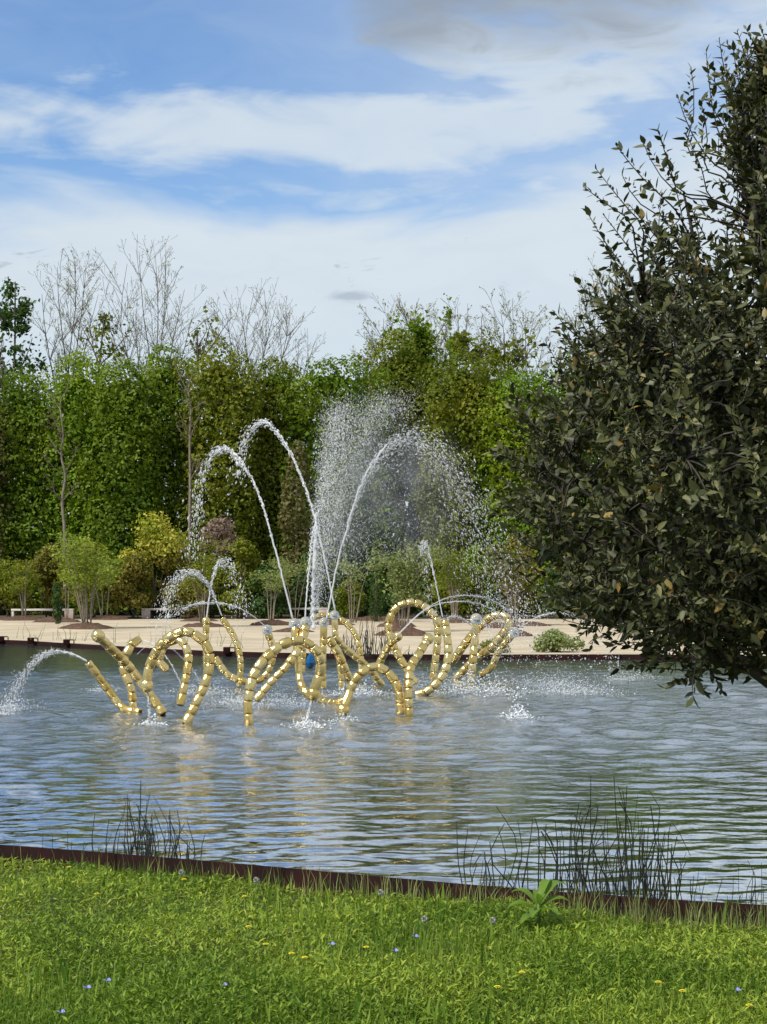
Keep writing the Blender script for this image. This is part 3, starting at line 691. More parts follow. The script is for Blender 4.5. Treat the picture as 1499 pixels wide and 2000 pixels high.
young(890, 1214, 1065, 140, 9, 'lf_olive', 1700, 'many stemmed young tree right of the narrow upright jet', .45)
young(1005, 1222, 1040, 150, 10, 'lf_rust', 1500, 'many stemmed young tree behind the splashing jets near the oak', .4)
young(1140, 1220, 1060, 150, 7, 'lf_olive', 1500, 'young tree half hidden by the evergreen oak foliage')
young(1330, 1224, 1050, 150, 7, 'lf_lime', 1500, 'young tree wholly behind the evergreen oak')

# mulch mounds round the tree feet
def mound(px, py, wpx, hpx, lab):
    rr = np.random.default_rng(int(px * 11 + py)); D = DZ(py, SAND); c = G(px, py, SAND); rx = wpx * D / F / 2; h = hpx * D / F * 1.35; rx *= 1.08
    nr, ns = 7, 26; V = []; ph = rr.uniform(0, 6, 6)
    for i_ in range(nr):
        t = i_ / (nr - 1)
        for j_ in range(ns):
            a = j_ / ns * 6.2832; wob = 1 + .12 * math.sin(3 * a + ph[0]) + .08 * math.sin(5 * a + ph[1])
            z = SAND + h * (1 - t ** 1.5) * (1 + .25 * math.sin(4 * a + ph[2]) * t) + (rr.normal() * h * .09 if i_ < nr - 1 else -h * 0.05) - (0.02 if i_ == nr - 1 else 0)
            V.append((c.x + math.cos(a) * rx * t * wob, D + math.sin(a) * rx * .8 * t * wob, z))
    q = [(i_ * ns + j_, i_ * ns + (j_ + 1) % ns, (i_ + 1) * ns + (j_ + 1) % ns, (i_ + 1) * ns + j_) for i_ in range(nr - 1) for j_ in range(ns)]
    o = link('mulch_mound', mesh_np('mulch_mound', V, np.array(q)[:, ::-1], False), M['mulch']); tag(o, lab, 'mulch mound', 'mulch mounds on the sand')
for a in [(172, 1228, 100, 9, 'brown mulch mound round the nearest many stemmed young tree'), (112, 1215, 88, 8, 'brown mulch mound at the foot of the small yew column'),
          (45, 1211, 110, 6, 'mulch mound below the left end of the leftmost bench'), (215, 1210, 80, 6, 'mulch mound right of the leftmost bench'),
          (400, 1224, 90, 6, 'mulch mound behind the gold arch at left'), (388, 1213, 70, 5, 'thin mulch mound in front of the second bench'),
          (530, 1221, 84, 8, 'mulch mound in front of the third bench'), (575, 1234, 80, 6, 'mulch mound behind the crossing jets'),
          (655, 1220, 80, 8, 'mulch mound right of the crossing jets'), (735, 1212, 80, 7, 'mulch mound at the foot of the dark yew column'),
          (775, 1224, 78, 10, 'mulch mound seen left inside the gold hoop'), (790, 1241, 104, 12, 'wide mulch mound below the gold hoop'),
          (890, 1216, 80, 6, 'mulch mound behind the narrow upright jet'), (975, 1226, 90, 7, 'mulch mound behind the right gold sculpture'),
          (1010, 1242, 70, 9, 'reddish mulch mound right of the right gold sculpture'), (1035, 1222, 90, 6, 'mulch mound at the left edge of the oak foliage')]:
    mound(*a)

# stone benches at the back of the court
def bench(px0, px1, base, block_side, lab, post=True):
    D = DZ(base, SAND); a = G(px0, base, SAND); b_ = G(px1, base, SAND); L = b_.x - a.x; H = 20 * D / F
    o = empty('stone_bench', (a.x, D, SAND), lab, 'bench', 'stone benches along the court')
    mb = MB(); mb.box((0, -.22, H - .09), (L, .22, H)); s = mb.build('slab', M['stone'], o, bevel=.008); s.location = (0, 0, 0)
    bw = .40
    mb = MB(); x0 = 0.004 if block_side < 0 else L - bw - .004
    mb.box((x0, -.215, 0), (x0 + bw, .215, H - .092)); s = mb.build('end_block', M['marble'], o, bevel=.006); s.location = (0, 0, 0)
    mb = MB(); x0 = L - .12 if block_side < 0 else 0.02
    mb.box((x0, -.2, 0), (x0 + .1, .2, H - .092)); s = mb.build('leg', M['stone'], o, bevel=.006); s.location = (0, 0, 0)
bench(24, 145, 1209, 1, 'pale stone bench with pinkish end block at the far left')
bench(278, 398, 1208, -1, 'pale stone bench with pinkish left block behind the left jets')
bench(528, 640, 1207, 1, 'pale stone bench behind the crossing jets in the middle')
bench(1052, 1170, 1207, 1, 'pale stone bench half hidden behind the oak foliage at right')

# small steel brackets on the far edging
for k, (px, lab) in enumerate([(8, 'dark steel bracket on the far edging at the left picture edge'), (66, 'second dark steel bracket from the left on the far edging'),
                               (136, 'third dark steel bracket from the left on the far edging'), (449, 'dark steel bracket on the far edging beside the gold arch')]):
    d = np.array([(P(px, 1250, q[1]).x - q[0]) ** 2 + (0 if q[1] > 40 else 1e6) for q in ring]); q = ring[d.argmin()]; X, Y = P(px, 1250, q[1]).x, q[1] - .06
    o = empty('steel_bracket', (X, Y, -.06), lab, 'bracket', 'steel brackets on the far pond edging')
    mb = MB(); mb.box((-.16, -.10, .12), (.02, .06, .30)); b_ = mb.build('box', M['corten'], o, bevel=.01); b_.location = (0, 0, 0)
    mb = MB(); mb.tube([(.02, -.02, .285), (.13, -.02, .285), (.15, -.02, .27), (.15, -.02, .1)], .018, 6); b_ = mb.build('handle', M['dark_metal'], o); b_.location = (0, 0, 0)
print('far side done')

# ------------------------------------------------------------------ gold fountain pipes (plain bent pipes of gold segments)
def bead_mesh(name, prof, sides=14):
    V = []; q = []
    for z, r in prof:
        for k in range(sides): V.append((r * math.cos(k / sides * 6.28319), r * math.sin(k / sides * 6.28319), z))
    nr = len(prof)
    for i_ in range(nr - 1):
        for k in range(sides): q.append((i_ * sides + k, i_ * sides + (k + 1) % sides, (i_ + 1) * sides + (k + 1) % sides, (i_ + 1) * sides + k))
    V += [(0, 0, prof[0][0]), (0, 0, prof[-1][0])]; a = nr * sides
    t = [(a, (k + 1) % sides, k) for k in range(sides)] + [(a + 1, (nr - 1) * sides + k, (nr - 1) * sides + (k + 1) % sides) for k in range(sides)]
    me = mesh_np(name, V, [np.array(q), np.array(t)], True); me.materials.append(M['gold']); return me
BEAD = [bead_mesh('bead', [(-.488, .62), (-.465, .88), (-.36, .975), (0, 1.0), (.36, .975), (.465, .88), (.488, .62)]),
        bead_mesh('bead', [(-.488, .64), (-.465, .90), (-.40, .96), (0, .965), (.40, .96), (.465, .90), (.488, .64)]),
        bead_mesh('bead', [(-.493, .70), (-.45, .88), (-.30, .98), (0, 1.02), (.30, .98), (.45, .88), (.493, .70)])]
CAP = bead_mesh('nozzle', [(-.5, .8), (-.3, 1.05), (0, 1.12), (.3, .95), (.42, .6), (.5, .35)])
def ball_mesh(name, mat, seg=14):
    V = []; q = []
    pr = [(-math.cos(a), math.sin(a)) for a in np.linspace(0.12, math.pi - .12, 9)]
    me = bead_mesh(name, pr, seg); me.materials.clear(); me.materials.append(mat); return me
GBALL = ball_mesh('glass_ball', M['glass'])
def pipe(pts, label, r=0.066, end=None, core=True):
    """pts: (px, py, depth); last point is the mouth"""
    r *= 1.06
    W = [P(x, y, d) for x, y, d in pts]
    path = spline(W, 160); seg = np.linalg.norm(np.diff(path, axis=0), axis=1); s = np.concatenate([[0], np.cumsum(seg)]); Lt = s[-1]
    base = path[0]
    o = empty('gold_pipe', tuple(base), label, 'fountain pipe', 'gold fountain pipes'); rr = random.Random(label)
    at = lambda q: Vector([np.interp(q, s, path[:, i_]) for i_ in range(3)])
    mb = MB(); mb.tube(np.array([at(q) for q in np.linspace(0, Lt, 40)]), r * .64, 8); mb.build('rod', M['core'], o, True)
    q = 0.0
    while q < Lt - r * 1.2:
        ln = r * rr.uniform(1.9, 2.7); ln = min(ln, Lt - q)
        if Lt - q - ln < r * 1.2: ln = Lt - q
        c = at(q + ln / 2); d = (at(min(Lt, q + ln)) - at(q)).normalized()
        b_ = bpy.data.objects.new('bead', rr.choice(BEAD)); COL.objects.link(b_); b_.parent = o; b_.location = c - o.location
        b_.rotation_mode = 'QUATERNION'; b_.rotation_quaternion = d.to_track_quat('Z', 'Y'); rs = r * rr.uniform(.93, 1.07); b_.scale = (rs, rs, ln)
        q += ln
    d = (at(Lt) - at(Lt - .05)).normalized()
    if end:
        me = CAP if end == 'cap' else GBALL
        b_ = bpy.data.objects.new('nozzle' if end == 'cap' else 'glass_ball', me); COL.objects.link(b_); b_.parent = o
        b_.location = at(Lt) + d * r * .9 - o.location; b_.rotation_mode = 'QUATERNION'; b_.rotation_quaternion = d.to_track_quat('Z', 'Y')
        b_.scale = (r * 1.2, r * 1.2, r * 2.4) if end == 'cap' else (r * 1.45,) * 3
    return o
b = lambda py: DZ(py, 0.0)
# left group
pipe([(275, 1391, 27.6), (240, 1382, 27.8), (214, 1350, 27.8), (172, 1293, 27.6)], 'gold pipe leaning far left that throws a low arc of water leftwards', .062)
pipe([(320, 1395, 27.2), (292, 1355, 27.3), (250, 1300, 27.2), (196, 1246, 26.6)], 'long straight gold pipe leaning left with a grey worn mouth', .072, 'cap')
pipe([(262, 1390, 28.2), (256, 1345, 28.2), (240, 1300, 28.3), (256, 1262, 28.4), (272, 1250, 28.6)], 'short hooked gold pipe behind the long leaning one', .066)
pipe([(362, 1414, 25.4), (385, 1370, 25.5), (408, 1310, 25.6), (404, 1262, 25.6), (364, 1234, 25.6), (318, 1256, 25.7), (293, 1300, 25.8), (288, 1332, 25.8)],
     'bright gold arch at left standing on one leg, mouth pointing down', .070, 'cap')
pipe([(352, 1378, 27.0), (362, 1330, 27.1), (368, 1280, 27.2), (350, 1250, 27.3), (322, 1262, 27.4), (312, 1292, 27.4), (330, 1308, 27.4)], 'gold crook curling inside the bright left arch', .066)
# middle group
pipe([(487, 1417, 25.2), (485, 1370, 25.2), (500, 1310, 25.3), (545, 1263, 25.5), (590, 1252, 25.6), (622, 1278, 25.7), (626, 1310, 25.8), (614, 1348, 25.8)],
     'wide pale gold arch left of centre with a slanting water stream', .070, 'cap')
pipe([(500, 1368, 28.6), (530, 1332, 28.7), (562, 1298, 28.8), (588, 1258, 29.0), (596, 1222, 29.2)], 'slanting gold pipe seen under the wide pale arch', .066, 'ball')
pipe([(612, 1366, 28.6), (590, 1340, 28.8), (583, 1300, 29.0), (576, 1225, 29.2)], 'upright gold pipe with glass ball right below the left high jet', .062, 'ball')
pipe([(420, 1284, 30.4), (446, 1318, 30.4), (488, 1332, 30.4), (520, 1318, 30.5), (534, 1275, 30.5), (524, 1236, 30.4)], 'gold U bend left of centre ending in a round knob', .060, 'ball')
pipe([(468, 1342, 33.6), (470, 1290, 33.6), (458, 1245, 33.6), (434, 1207, 33.6)], 'thin back gold pipe leaning left with two low sprays above', .062)
pipe([(404, 1338, 34.3), (403, 1280, 34.3), (403, 1218, 34.3)], 'thin upright gold pipe behind the bright left arch', .06, 'cap')
pipe([(783, 1396, 26.9), (778, 1345, 26.9), (755, 1312, 26.9), (728, 1303, 26.9), (702, 1318, 26.8), (686, 1345, 26.8), (673, 1380, 26.7)],
     'low gold arch in the middle with its left mouth just above the water', .070, 'cap')
pipe([(800, 1399, 26.8), (798, 1350, 26.8), (802, 1305, 27.0), (818, 1278, 27.2), (834, 1252, 27.4)], 'slender gold pipe right of the low middle arch, bent right at the top', .064, 'cap')
pipe([(690, 1345, 30.6), (676, 1310, 30.4), (660, 1275, 30.3), (642, 1246, 30.2)], 'thick gold pipe slanting left behind the low arch', .072)
pipe([(748, 1338, 31.6), (716, 1300, 31.4), (682, 1272, 31.2), (652, 1243, 31.0)], 'long gold pipe slanting down right to the water behind the low arch', .062)
pipe([(632, 1345, 32.0), (631, 1290, 32.0), (633, 1222, 32.0)], 'upright gold pipe with glass ball under the right high jet', .062, 'ball')
pipe([(668, 1345, 32.6), (664, 1290, 32.6), (656, 1245, 32.6), (654, 1208, 32.6)], 'upright gold pipe with glass ball under the crossing jet', .062, 'ball')
pipe([(706, 1325, 35.5), (704, 1275, 35.5), (690, 1232, 35.5), (655, 1205, 35.5), (615, 1206, 35.4), (596, 1240, 35.2), (590, 1315, 35.2)], 'thin rear gold arch in the middle above the sand', .062)
pipe([(604, 1350, 30.5), (630, 1368, 29.6), (660, 1372, 29.0), (684, 1360, 29.0)], 'low gold bend skimming the water left of the low arch', .062)
pipe([(735, 1334, 34.2), (740, 1300, 34.2), (760, 1262, 34.0), (774, 1246, 33.8)], 'short gold pipe leaning right below the gold hoop', .07, 'cap')
# right of centre
pipe([(812, 1335, 34.6), (776, 1275, 34.6), (759, 1225, 34.6), (774, 1188, 34.6), (806, 1177, 34.6), (838, 1192, 34.6), (856, 1228, 34.6), (846, 1330, 34.6)], 'tall rounded gold hoop standing right of centre', .075)
pipe([(812, 1358, 31.2), (842, 1345, 31.2), (868, 1312, 31.3), (876, 1270, 31.4), (869, 1212, 31.5)], 'tall curved gold pipe sweeping up below the narrow upright jet', .075)
# right group
pipe([(888, 1328, 36.0), (925, 1290, 35.9), (962, 1262, 35.8), (993, 1222, 35.7), (984, 1203, 35.8), (955, 1208, 35.9), (915, 1250, 36.2), (884, 1292, 36.4)], 'leaning narrow gold loop at the right end of the group', .082)
pipe([(920, 1331, 35.5), (924, 1290, 35.5), (928, 1250, 35.6), (930, 1217, 35.6)], 'upright gold pipe at the right end of the group', .082, 'ball')
pipe([(936, 1318, 36.6), (958, 1306, 36.6), (976, 1270, 36.5), (1000, 1240, 36.4)], 'rightmost gold pipe bent up towards the right', .075, 'ball')

# blue glass drop hanging among the middle pipes
c = P(607, 1291, 30.2); o = empty('blue_glass_ornament', tuple(c - Vector((0, 0, .14))), 'blue glass drop among the gold pipes in the middle', 'glass ornament')
me = bead_mesh('glass_drop', [(-.13, .03), (-.10, .065), (-.03, .09), (.04, .08), (.10, .045), (.14, .012)], 7); me.materials.clear(); me.materials.append(M['blue'])
for p_ in me.polygons: p_.use_smooth = False
link('glass_drop', me, None, o, Vector((0, 0, .14)))
mb = MB(); mb.tube([(0, 0, .30), (0.02, 0.0, .36), (.10, .02, .40)], .012, 5); x = mb.build('hook', M['core'], o); x.location = (0, 0, 0)

# ------------------------------------------------------------------ water jets and splashes
OCT = np.array([(1, 0, 0), (-1, 0, 0), (0, 1, 0), (0, -1, 0), (0, 0, 1), (0, 0, -1)], float)
OCF = np.array([(0, 2, 4), (2, 1, 4), (1, 3, 4), (3, 0, 4), (2, 0, 5), (1, 2, 5), (3, 1, 5), (0, 3, 5)])
def drops_mesh(name, C, rad, rr, stretch=None, flat=1.0):
    n = len(C); S = rad[:, None] * rr.uniform(.7, 1.3, (n, 3)); S[:, 2] *= flat
    V = OCT[None] * S[:, None, :]
    if stretch is not None: V = V + (V @ stretch[:, :, None]) * stretch[:, None, :] * 1.8
    V = (V + C[:, None, :]).reshape(-1, 3)
    Fc = (OCF[None] + (np.arange(n) * 6)[:, None, None]).reshape(-1, 3)
    return mesh_np(name, V, Fc, True)
def jet(pts, label, r=0.02, solid=0.45, nd=500, sc0=0.015, sc1=0.12, dr=0.014, seed=0, group='fountain jets', tail=0.0, pw=1.0):
    rr = np.random.default_rng(1000 + seed); W = [P(*q) for q in pts]; path = spline(W, 120)
    o = empty('water_jet', tuple(path[0]), label, 'water jet', group)
    ns = max(4, int(120 * solid)); pp = path[:ns] + rr.normal(size=(ns, 3)) * np.linspace(0, r * .8, ns)[:, None]
    rad = .62 * r * (np.linspace(1.0, .75, ns) + rr.uniform(-.1, .35, ns) * np.linspace(0, 1, ns)); rad[-3:] *= [.8, .55, .2]
    mb = MB(); mb.tube(pp, rad, 7); mb.build('stream', M['drops'], o, True)
    nd = int(nd * 1.5); u = rr.uniform(0, 1, nd) ** pw; u = solid * .35 + u * (1 - solid * .35)
    k = np.clip((u * 119).astype(int), 0, 118); T = unit(path[k + 1] - path[k])
    C = path[k] + T * rr.uniform(0, 1, nd)[:, None] * .05 + rr.normal(size=(nd, 3)) * (sc0 + (sc1 - sc0) * np.clip((u - solid * .5) / (1 - solid * .5), 0, 1) ** 1.3)[:, None]
    C[:, 2] -= np.abs(rr.normal(size=nd)) * tail * u
    C[:, 2] = np.maximum(C[:, 2], .02)
    d = link('droplets', drops_mesh('droplets', C, .34 * dr * rr.lognormal(0, .38, nd), rr, T), M['drops'], o); d['kind'] = 'stuff'
    return o
jet([(572, 1208, 29.2), (545, 1100, 29.2), (508, 970, 29.3), (470, 900, 29.4), (436, 874, 29.5), (408, 896, 29.6), (390, 945, 29.7), (382, 1010, 29.8), (378, 1090, 29.9)],
    'leftmost high water jet bending over to the left', .026, .50, 620, .01, .10, .020, 1, tail=.06)
jet([(655, 1192, 32.5), (632, 1080, 32.5), (600, 960, 32.6), (560, 870, 32.7), (520, 824, 32.8), (492, 836, 32.9), (474, 875, 33.0), (462, 930, 33.0)],
    'second high water jet from the left crossing the middle one', .026, .62, 560, .012, .09, .022, 2, tail=.04)
jet([(596, 1212, 29.4), (604, 1110, 29.6), (618, 1010, 29.8), (640, 930, 30.2), (672, 850, 30.6), (700, 800, 31.0)], 'nearly upright thin jet rising into the spray plume', .022, .45, 900, .02, .22, .013, 3)
jet([(637, 1215, 32.0), (665, 1080, 32.0), (705, 950, 32.1), (752, 872, 32.2), (800, 846, 32.3), (850, 870, 32.4), (900, 940, 32.5), (940, 1020, 32.6), (968, 1110, 32.6), (985, 1190, 32.6)],
    'right high water jet arching over to the right in a broad fan', .026, .36, 3400, .015, .42, .015, 4, tail=.35, pw=.8)
jet([(865, 1205, 31.5), (852, 1140, 31.5), (838, 1078, 31.5), (830, 1062, 31.5), (826, 1080, 31.5), (838, 1150, 31.6), (846, 1210, 31.6)], 'narrow upright jet above the tall curved pipe at right', .018, .42, 330, .012, .07, .015, 5)
jet([(403, 1215, 34.3), (412, 1150, 34.3), (424, 1105, 34.3), (438, 1094, 34.4), (456, 1115, 34.4), (468, 1160, 34.4), (474, 1200, 34.4)], 'low jet curling right above the bright left arch', .024, .40, 420, .015, .16, .018, 6, tail=.1)
jet([(434, 1203, 33.6), (412, 1150, 33.5), (386, 1120, 33.4), (358, 1118, 33.3), (335, 1145, 33.2), (324, 1190, 33.1), (316, 1240, 33.0)], 'low jet curling left above the bright left arch', .022, .30, 650, .015, .16, .018, 7, tail=.08)
jet([(524, 1228, 30.4), (490, 1200, 30.3), (450, 1182, 30.2), (405, 1177, 30.1), (365, 1186, 30.0), (330, 1203, 29.9)], 'long low arc of water passing left over the bright arch', .014, .85, 260, .012, .06, .013, 8)
jet([(170, 1292, 27.6), (145, 1280, 27.5), (110, 1273, 27.4), (75, 1285, 27.3), (40, 1325, 27.2), (15, 1370, 27.1), (4, 1400, 27.0)], 'low arc of water falling into the pond at the far left', .022, .45, 700, .012, .10, .013, 9)
jet([(170, 1290, 27.7), (140, 1276, 27.9), (104, 1276, 28.0), (66, 1298, 28.1), (38, 1345, 28.2), (22, 1384, 28.2)], 'thin second arc of water behind the far left one', .010, .55, 240, .012, .08, .012, 10)
jet([(776, 1240, 33.6), (820, 1198, 33.5), (868, 1170, 33.4), (915, 1163, 33.3), (962, 1172, 33.3), (1000, 1200, 33.2), (1020, 1230, 33.2)], 'upper thin arc of water springing right from below the hoop', .012, .80, 260, .012, .07, .012, 11)
jet([(776, 1242, 33.6), (830, 1192, 33.8), (880, 1176, 33.9), (930, 1178, 34.0), (975, 1200, 34.0), (1000, 1240, 34.0)], 'lower thin arc of water springing right from below the hoop', .011, .80, 220, .012, .06, .012, 12)
jet([(936, 1245, 35.5), (915, 1216, 35.4), (885, 1204, 35.2), (860, 1222, 35.0), (846, 1262, 35.0)], 'short arc of water turned left by the right gold loop', .013, .6, 320, .015, .10, .012, 13)
jet([(288, 1341, 25.8), (291, 1375, 25.8), (294, 1416, 25.78)], 'water stream falling from the mouth of the bright left arch', .020, .97, 40, .008, .03, .010, 14)
jet([(611, 1357, 25.8), (604, 1390, 25.7), (596, 1419, 25.6)], 'slanting water stream from the mouth of the wide pale arch', .024, .97, 40, .008, .03, .010, 15)
jet([(671, 1390, 26.7), (671, 1398, 26.7), (671, 1406, 26.6)], 'short water stream from the mouth of the low middle arch', .022, .97, 20, .008, .02, .010, 16)
jet([(274, 1250, 28.6), (300, 1258, 28.5), (330, 1290, 28.4), (356, 1340, 28.3), (364, 1368, 28.3)], 'thin stream falling right behind the bright left arch', .010, .95, 60, .01, .03, .009, 17)
jet([(268, 1278, 28.4), (290, 1262, 28.6), (330, 1264, 28.8), (370, 1300, 29.0), (400, 1346, 29.0)], 'thin arc of water crossing behind the bright left arch', .010, .95, 60, .01, .03, .009, 18)
jet([(930, 1212, 35.6), (955, 1225, 35.4), (975, 1270, 35.2), (985, 1330, 35.0)], 'thin broken stream falling right of the right group', .008, .3, 160, .015, .14, .012, 19)
jet([(1003, 1236, 36.4), (1050, 1205, 36.2), (1100, 1198, 36.0), (1150, 1220, 35.9), (1195, 1290, 35.8), (1215, 1345, 35.8)], 'faint arc of water passing right in front of the low shrub', .010, .5, 420, .012, .12, .012, 20)

# fine spray plume: a cloud of tiny drops thrown up in the middle and falling to the right
rr = np.random.default_rng(77); o = empty('spray_plume', tuple(P(612, 1225, 31)), 'tall fine white spray plume in the middle of the fountain', 'water jet', 'fountain jets')
def plume(base, apex, n, s0, s1, rad, D, fall, name, drift):
    u = rr.uniform(0, 1, n) ** 0.62
    x = base[0] + (apex[0] - base[0]) * u ** 1.5 + rr.normal(size=n) * (s0 + (s1 - s0) * u ** 1.4)
    y = base[1] + (apex[1] - base[1]) * (1 - (1 - u) ** 1.45) + rr.normal(size=n) * (4 + 12 * u)
    f = rr.random(n) < .45; dn = rr.uniform(0, 1, n) ** 1.2 * fall * f * u
    x = x + drift * (dn / fall) * rr.uniform(.3, 1.5, n); y = np.minimum(y + dn, 1330)
    d = D + rr.normal(size=n) * .5
    C = np.column_stack([(x - CX) * d / F, d, EYE - (y - HY) * d / F])
    ln = unit(np.column_stack([rr.normal(size=n) * .25, rr.normal(size=n) * .2, np.ones(n)]))
    m_ = link(name, drops_mesh(name, C, rad * rr.lognormal(0, .35, n), rr, ln), M['drops'], o); m_['kind'] = 'stuff'
plume((612, 1225), (668, 796), 9500, 4, 21, .0033, 31.0, 300, 'droplets', 40)
plume((614, 1225), (772, 778), 12500, 4, 33, .0031, 31.5, 330, 'mist', 130)
mb = MB(); pp = spline([P(612, 1228, 31), P(612, 1170, 31), P(614, 1100, 31), P(618, 1030, 31)], 40); mb.tube(pp + rr.normal(size=pp.shape) * .012, .03 * (1 + rr.uniform(-.2, .4, 40)), 7); mb.build('stream', M['drops'], o, True)

# the finest spray hangs as a thin mist round the plume
m, t, b = principled('mist', (1, 1, 1)); m.node_tree.nodes.remove(b)
co = t.n('ShaderNodeTexCoord').outputs['Object']; ln_ = t.n('ShaderNodeVectorMath', operation='LENGTH'); t.lk(co, ln_.inputs[0])
fall_ = t.m('SUBTRACT', 1.0, t.smooth(ln_.outputs['Value'], 0.25, 1.0)); nzm = t.smooth(t.noise(co, 2.6, 4, .6), .35, .7)
pv = t.n('ShaderNodeVolumePrincipled'); pv.inputs['Color'].default_value = (.97, .98, 1, 1); pv.inputs['Anisotropy'].default_value = 0.0
t.lk(t.m('MULTIPLY', t.m('MULTIPLY', fall_, nzm), 0.42), pv.inputs['Density']); t.lk(pv.outputs[0], m.node_tree.nodes['Material Output'].inputs['Volume'])
for cpx, cpy, cd, rx, rz, tilt in [(690, 960, 31.3, 95, 215, .16), (800, 960, 32.2, 150, 180, -.35)]:
    me = ball_mesh('mist', m, 16); x = link('mist', me, None, o, P(cpx, cpy, cd) - o.location); x.scale = (rx * cd / F, .8, rz * cd / F); x.rotation_euler = (0, tilt, 0); x['kind'] = 'stuff'

# splashes where the jets land
def splash(px, py, wpx, n, lab, high=.18, dep=1.6, dr=.0062, seed=0):
    rr = np.random.default_rng(1500 + seed); c = G(px, py, 0); sx = wpx * c.y / F / 2; n = int(n * .7)
    o = empty('splash', tuple(c), lab, 'splash', 'splashes on the pond')
    x = rr.normal(size=n) * sx * .5; y = rr.normal(size=n) * dep * .4
    fall = np.exp(-(x / sx) ** 2 * 1.5); z = np.abs(rr.exponential(1, n)) * high * .3 * fall
    C = np.column_stack([c.x + x, c.y + y, .012 + z])
    d = link('droplets', drops_mesh('droplets', C, dr * rr.lognormal(0, .35, n), rr), M['foam'], o); d['kind'] = 'stuff'
    m_ = n; th = rr.uniform(0, 6.28, m_); q = rr.random(m_) ** .7 * (1 + .35 * np.sin(th * 3 + seed) + .2 * np.sin(th * 7))
    C = np.column_stack([c.x + np.cos(th) * q * sx, c.y + np.sin(th) * q * dep * .7, rr.uniform(.004, .02, m_)])
    d = link('foam', drops_mesh('foam', C, dr * 0.95 * rr.lognormal(0, .4, m_), rr, None, .3), M['foam'], o); d['kind'] = 'stuff'
for k, a in enumerate([(20, 1386, 90, 500, 'white splash at the left edge of the picture'), (395, 1354, 130, 800, 'splash behind the bright left arch', .3, 1.2),
                       (525, 1376, 190, 1300, 'wide splash behind the wide pale arch', .3, 1.6), (455, 1372, 90, 500, 'splash left of the wide pale arch'),
                       (1110, 1352, 190, 1500, 'large white splash on open water left of the oak', .35, 1.4), (1060, 1338, 170, 900, 'fainter splash behind the large one at right', .4, 1.6),
                       (1012, 1403, 60, 260, 'small lone splash in front of the right group', .3, .8, .012), (600, 1420, 90, 260, 'foam ring under the slanting stream', .12, .8, .010),
                       (294, 1417, 60, 160, 'foam ring under the stream of the left arch', .1, .6, .010), (671, 1408, 60, 140, 'foam ring under the low middle arch', .1, .6, .010),
                       (860, 1336, 150, 800, 'splash behind the tall curved pipe', .45, 1.6), (935, 1352, 150, 700, 'spattered water in front of the right group', .5, 1.4, .012),
                       (205, 1349, 70, 260, 'faint splash left of the leaning pipes', .15, .9), (1235, 1324, 110, 500, 'far splash below the oak leaves', .3, 1.5),
                       (700, 1356, 130, 500, 'spattered water behind the low middle arch', .3, 1.2, .011)]):
    splash(*a, seed=k)
# upthrown drops round the right group
rr = np.random.default_rng(91); n = 620; o = empty('spray_burst', tuple(P(1005, 1240, 35)), 'burst of white drops where thin arcs meet right of the loop', 'splash')
x = 1005 + rr.normal(size=n) * 26 + rr.exponential(14, n); y = 1205 + rr.normal(size=n) * 26 + rr.random(n) * 30; d = 35.5 + rr.normal(size=n) * .3
C = np.column_stack([(x - CX) * d / F, d, np.maximum(EYE - (y - HY) * d / F, .05)]); m_ = link('droplets', drops_mesh('droplets', C, .0085 * rr.lognormal(0, .4, n), rr), M['drops'], o); m_['kind'] = 'stuff'
rr = np.random.default_rng(92); n = 500; o = empty('falling_drops', tuple(G(1090, 1340, 0)), 'scattered drops falling over open water left of the oak', 'splash')
x = rr.uniform(960, 1210, n); y = 1275 + rr.random(n) * 70; d = 35 + rr.normal(size=n) * .8
C = np.column_stack([(x - CX) * d / F, d, np.maximum(EYE - (y - HY) * d / F, .03)]); m_ = link('droplets', drops_mesh('droplets', C, .0075 * rr.lognormal(0, .45, n), rr), M['drops'], o); m_['kind'] = 'stuff'
print('fountain done')

# ------------------------------------------------------------------ reeds
def reeds(name, stems, lab, mat='reed', r=0.0055, seed=0, cat='reeds'):
    rr = np.random.default_rng(1700 + seed); mb = MB(); b0 = stems[0][0]
    for b_, tip, bend in stems:
        b_ = np.array(b_); tip = np.array(tip); L = np.linalg.norm(tip - b_)
        p1 = b_ + (tip - b_) * .4 + rr.normal(size=3) * L * .035; p2 = b_ + (tip - b_) * .75 + rr.normal(size=3) * L * .045
        pts = [b_, p1, p2, tip]
        if bend: pts.append(tip + np.array((bend * L * .22, 0, -L * rr.uniform(.02, .25))))
        pp = spline(pts, 9); mb.tube(pp, np.linspace(r, r * .35, 9) * rr.uniform(.7, 1.3), 5, False)
    o = empty(name, tuple(b0), lab, cat); d = mb.build('stems', M[mat], o, True); d['kind'] = 'stuff'
def rim_at(px, side=0.12):
    k = min((k for k in nidx), key=lambda k: abs(CX + F * ring[k, 0] / ring[k, 1] - px)); q = ring[k]
    Y = q[1] + side; return np.array(((px - CX) * Y / F, Y, -.02))
def reed_set(spec, seed):
    rr = np.random.default_rng(1800 + seed); S = []
    for c, s, n, hmin, hmax in spec:
        for k in range(int(n * 1.5)):
            px = c + rr.normal() * s; b_ = rim_at(px, rr.uniform(.04, .55)); h = rr.uniform(hmin, hmax) * .85 + .38
            tip = b_ + np.array((rr.normal() * .07 * h, rr.normal() * .05 * h, h)); S.append((b_, tip, (rr.uniform(-1, 1) if rr.random() < .09 else 0)))
    return S
reeds('reed_clump', reed_set([(285, 26, 22, .1, .62), (320, 45, 16, .05, .4), (215, 55, 14, .0, .35)], 1), 'dark bare reed clump rising at the near pond edge at left', seed=1)
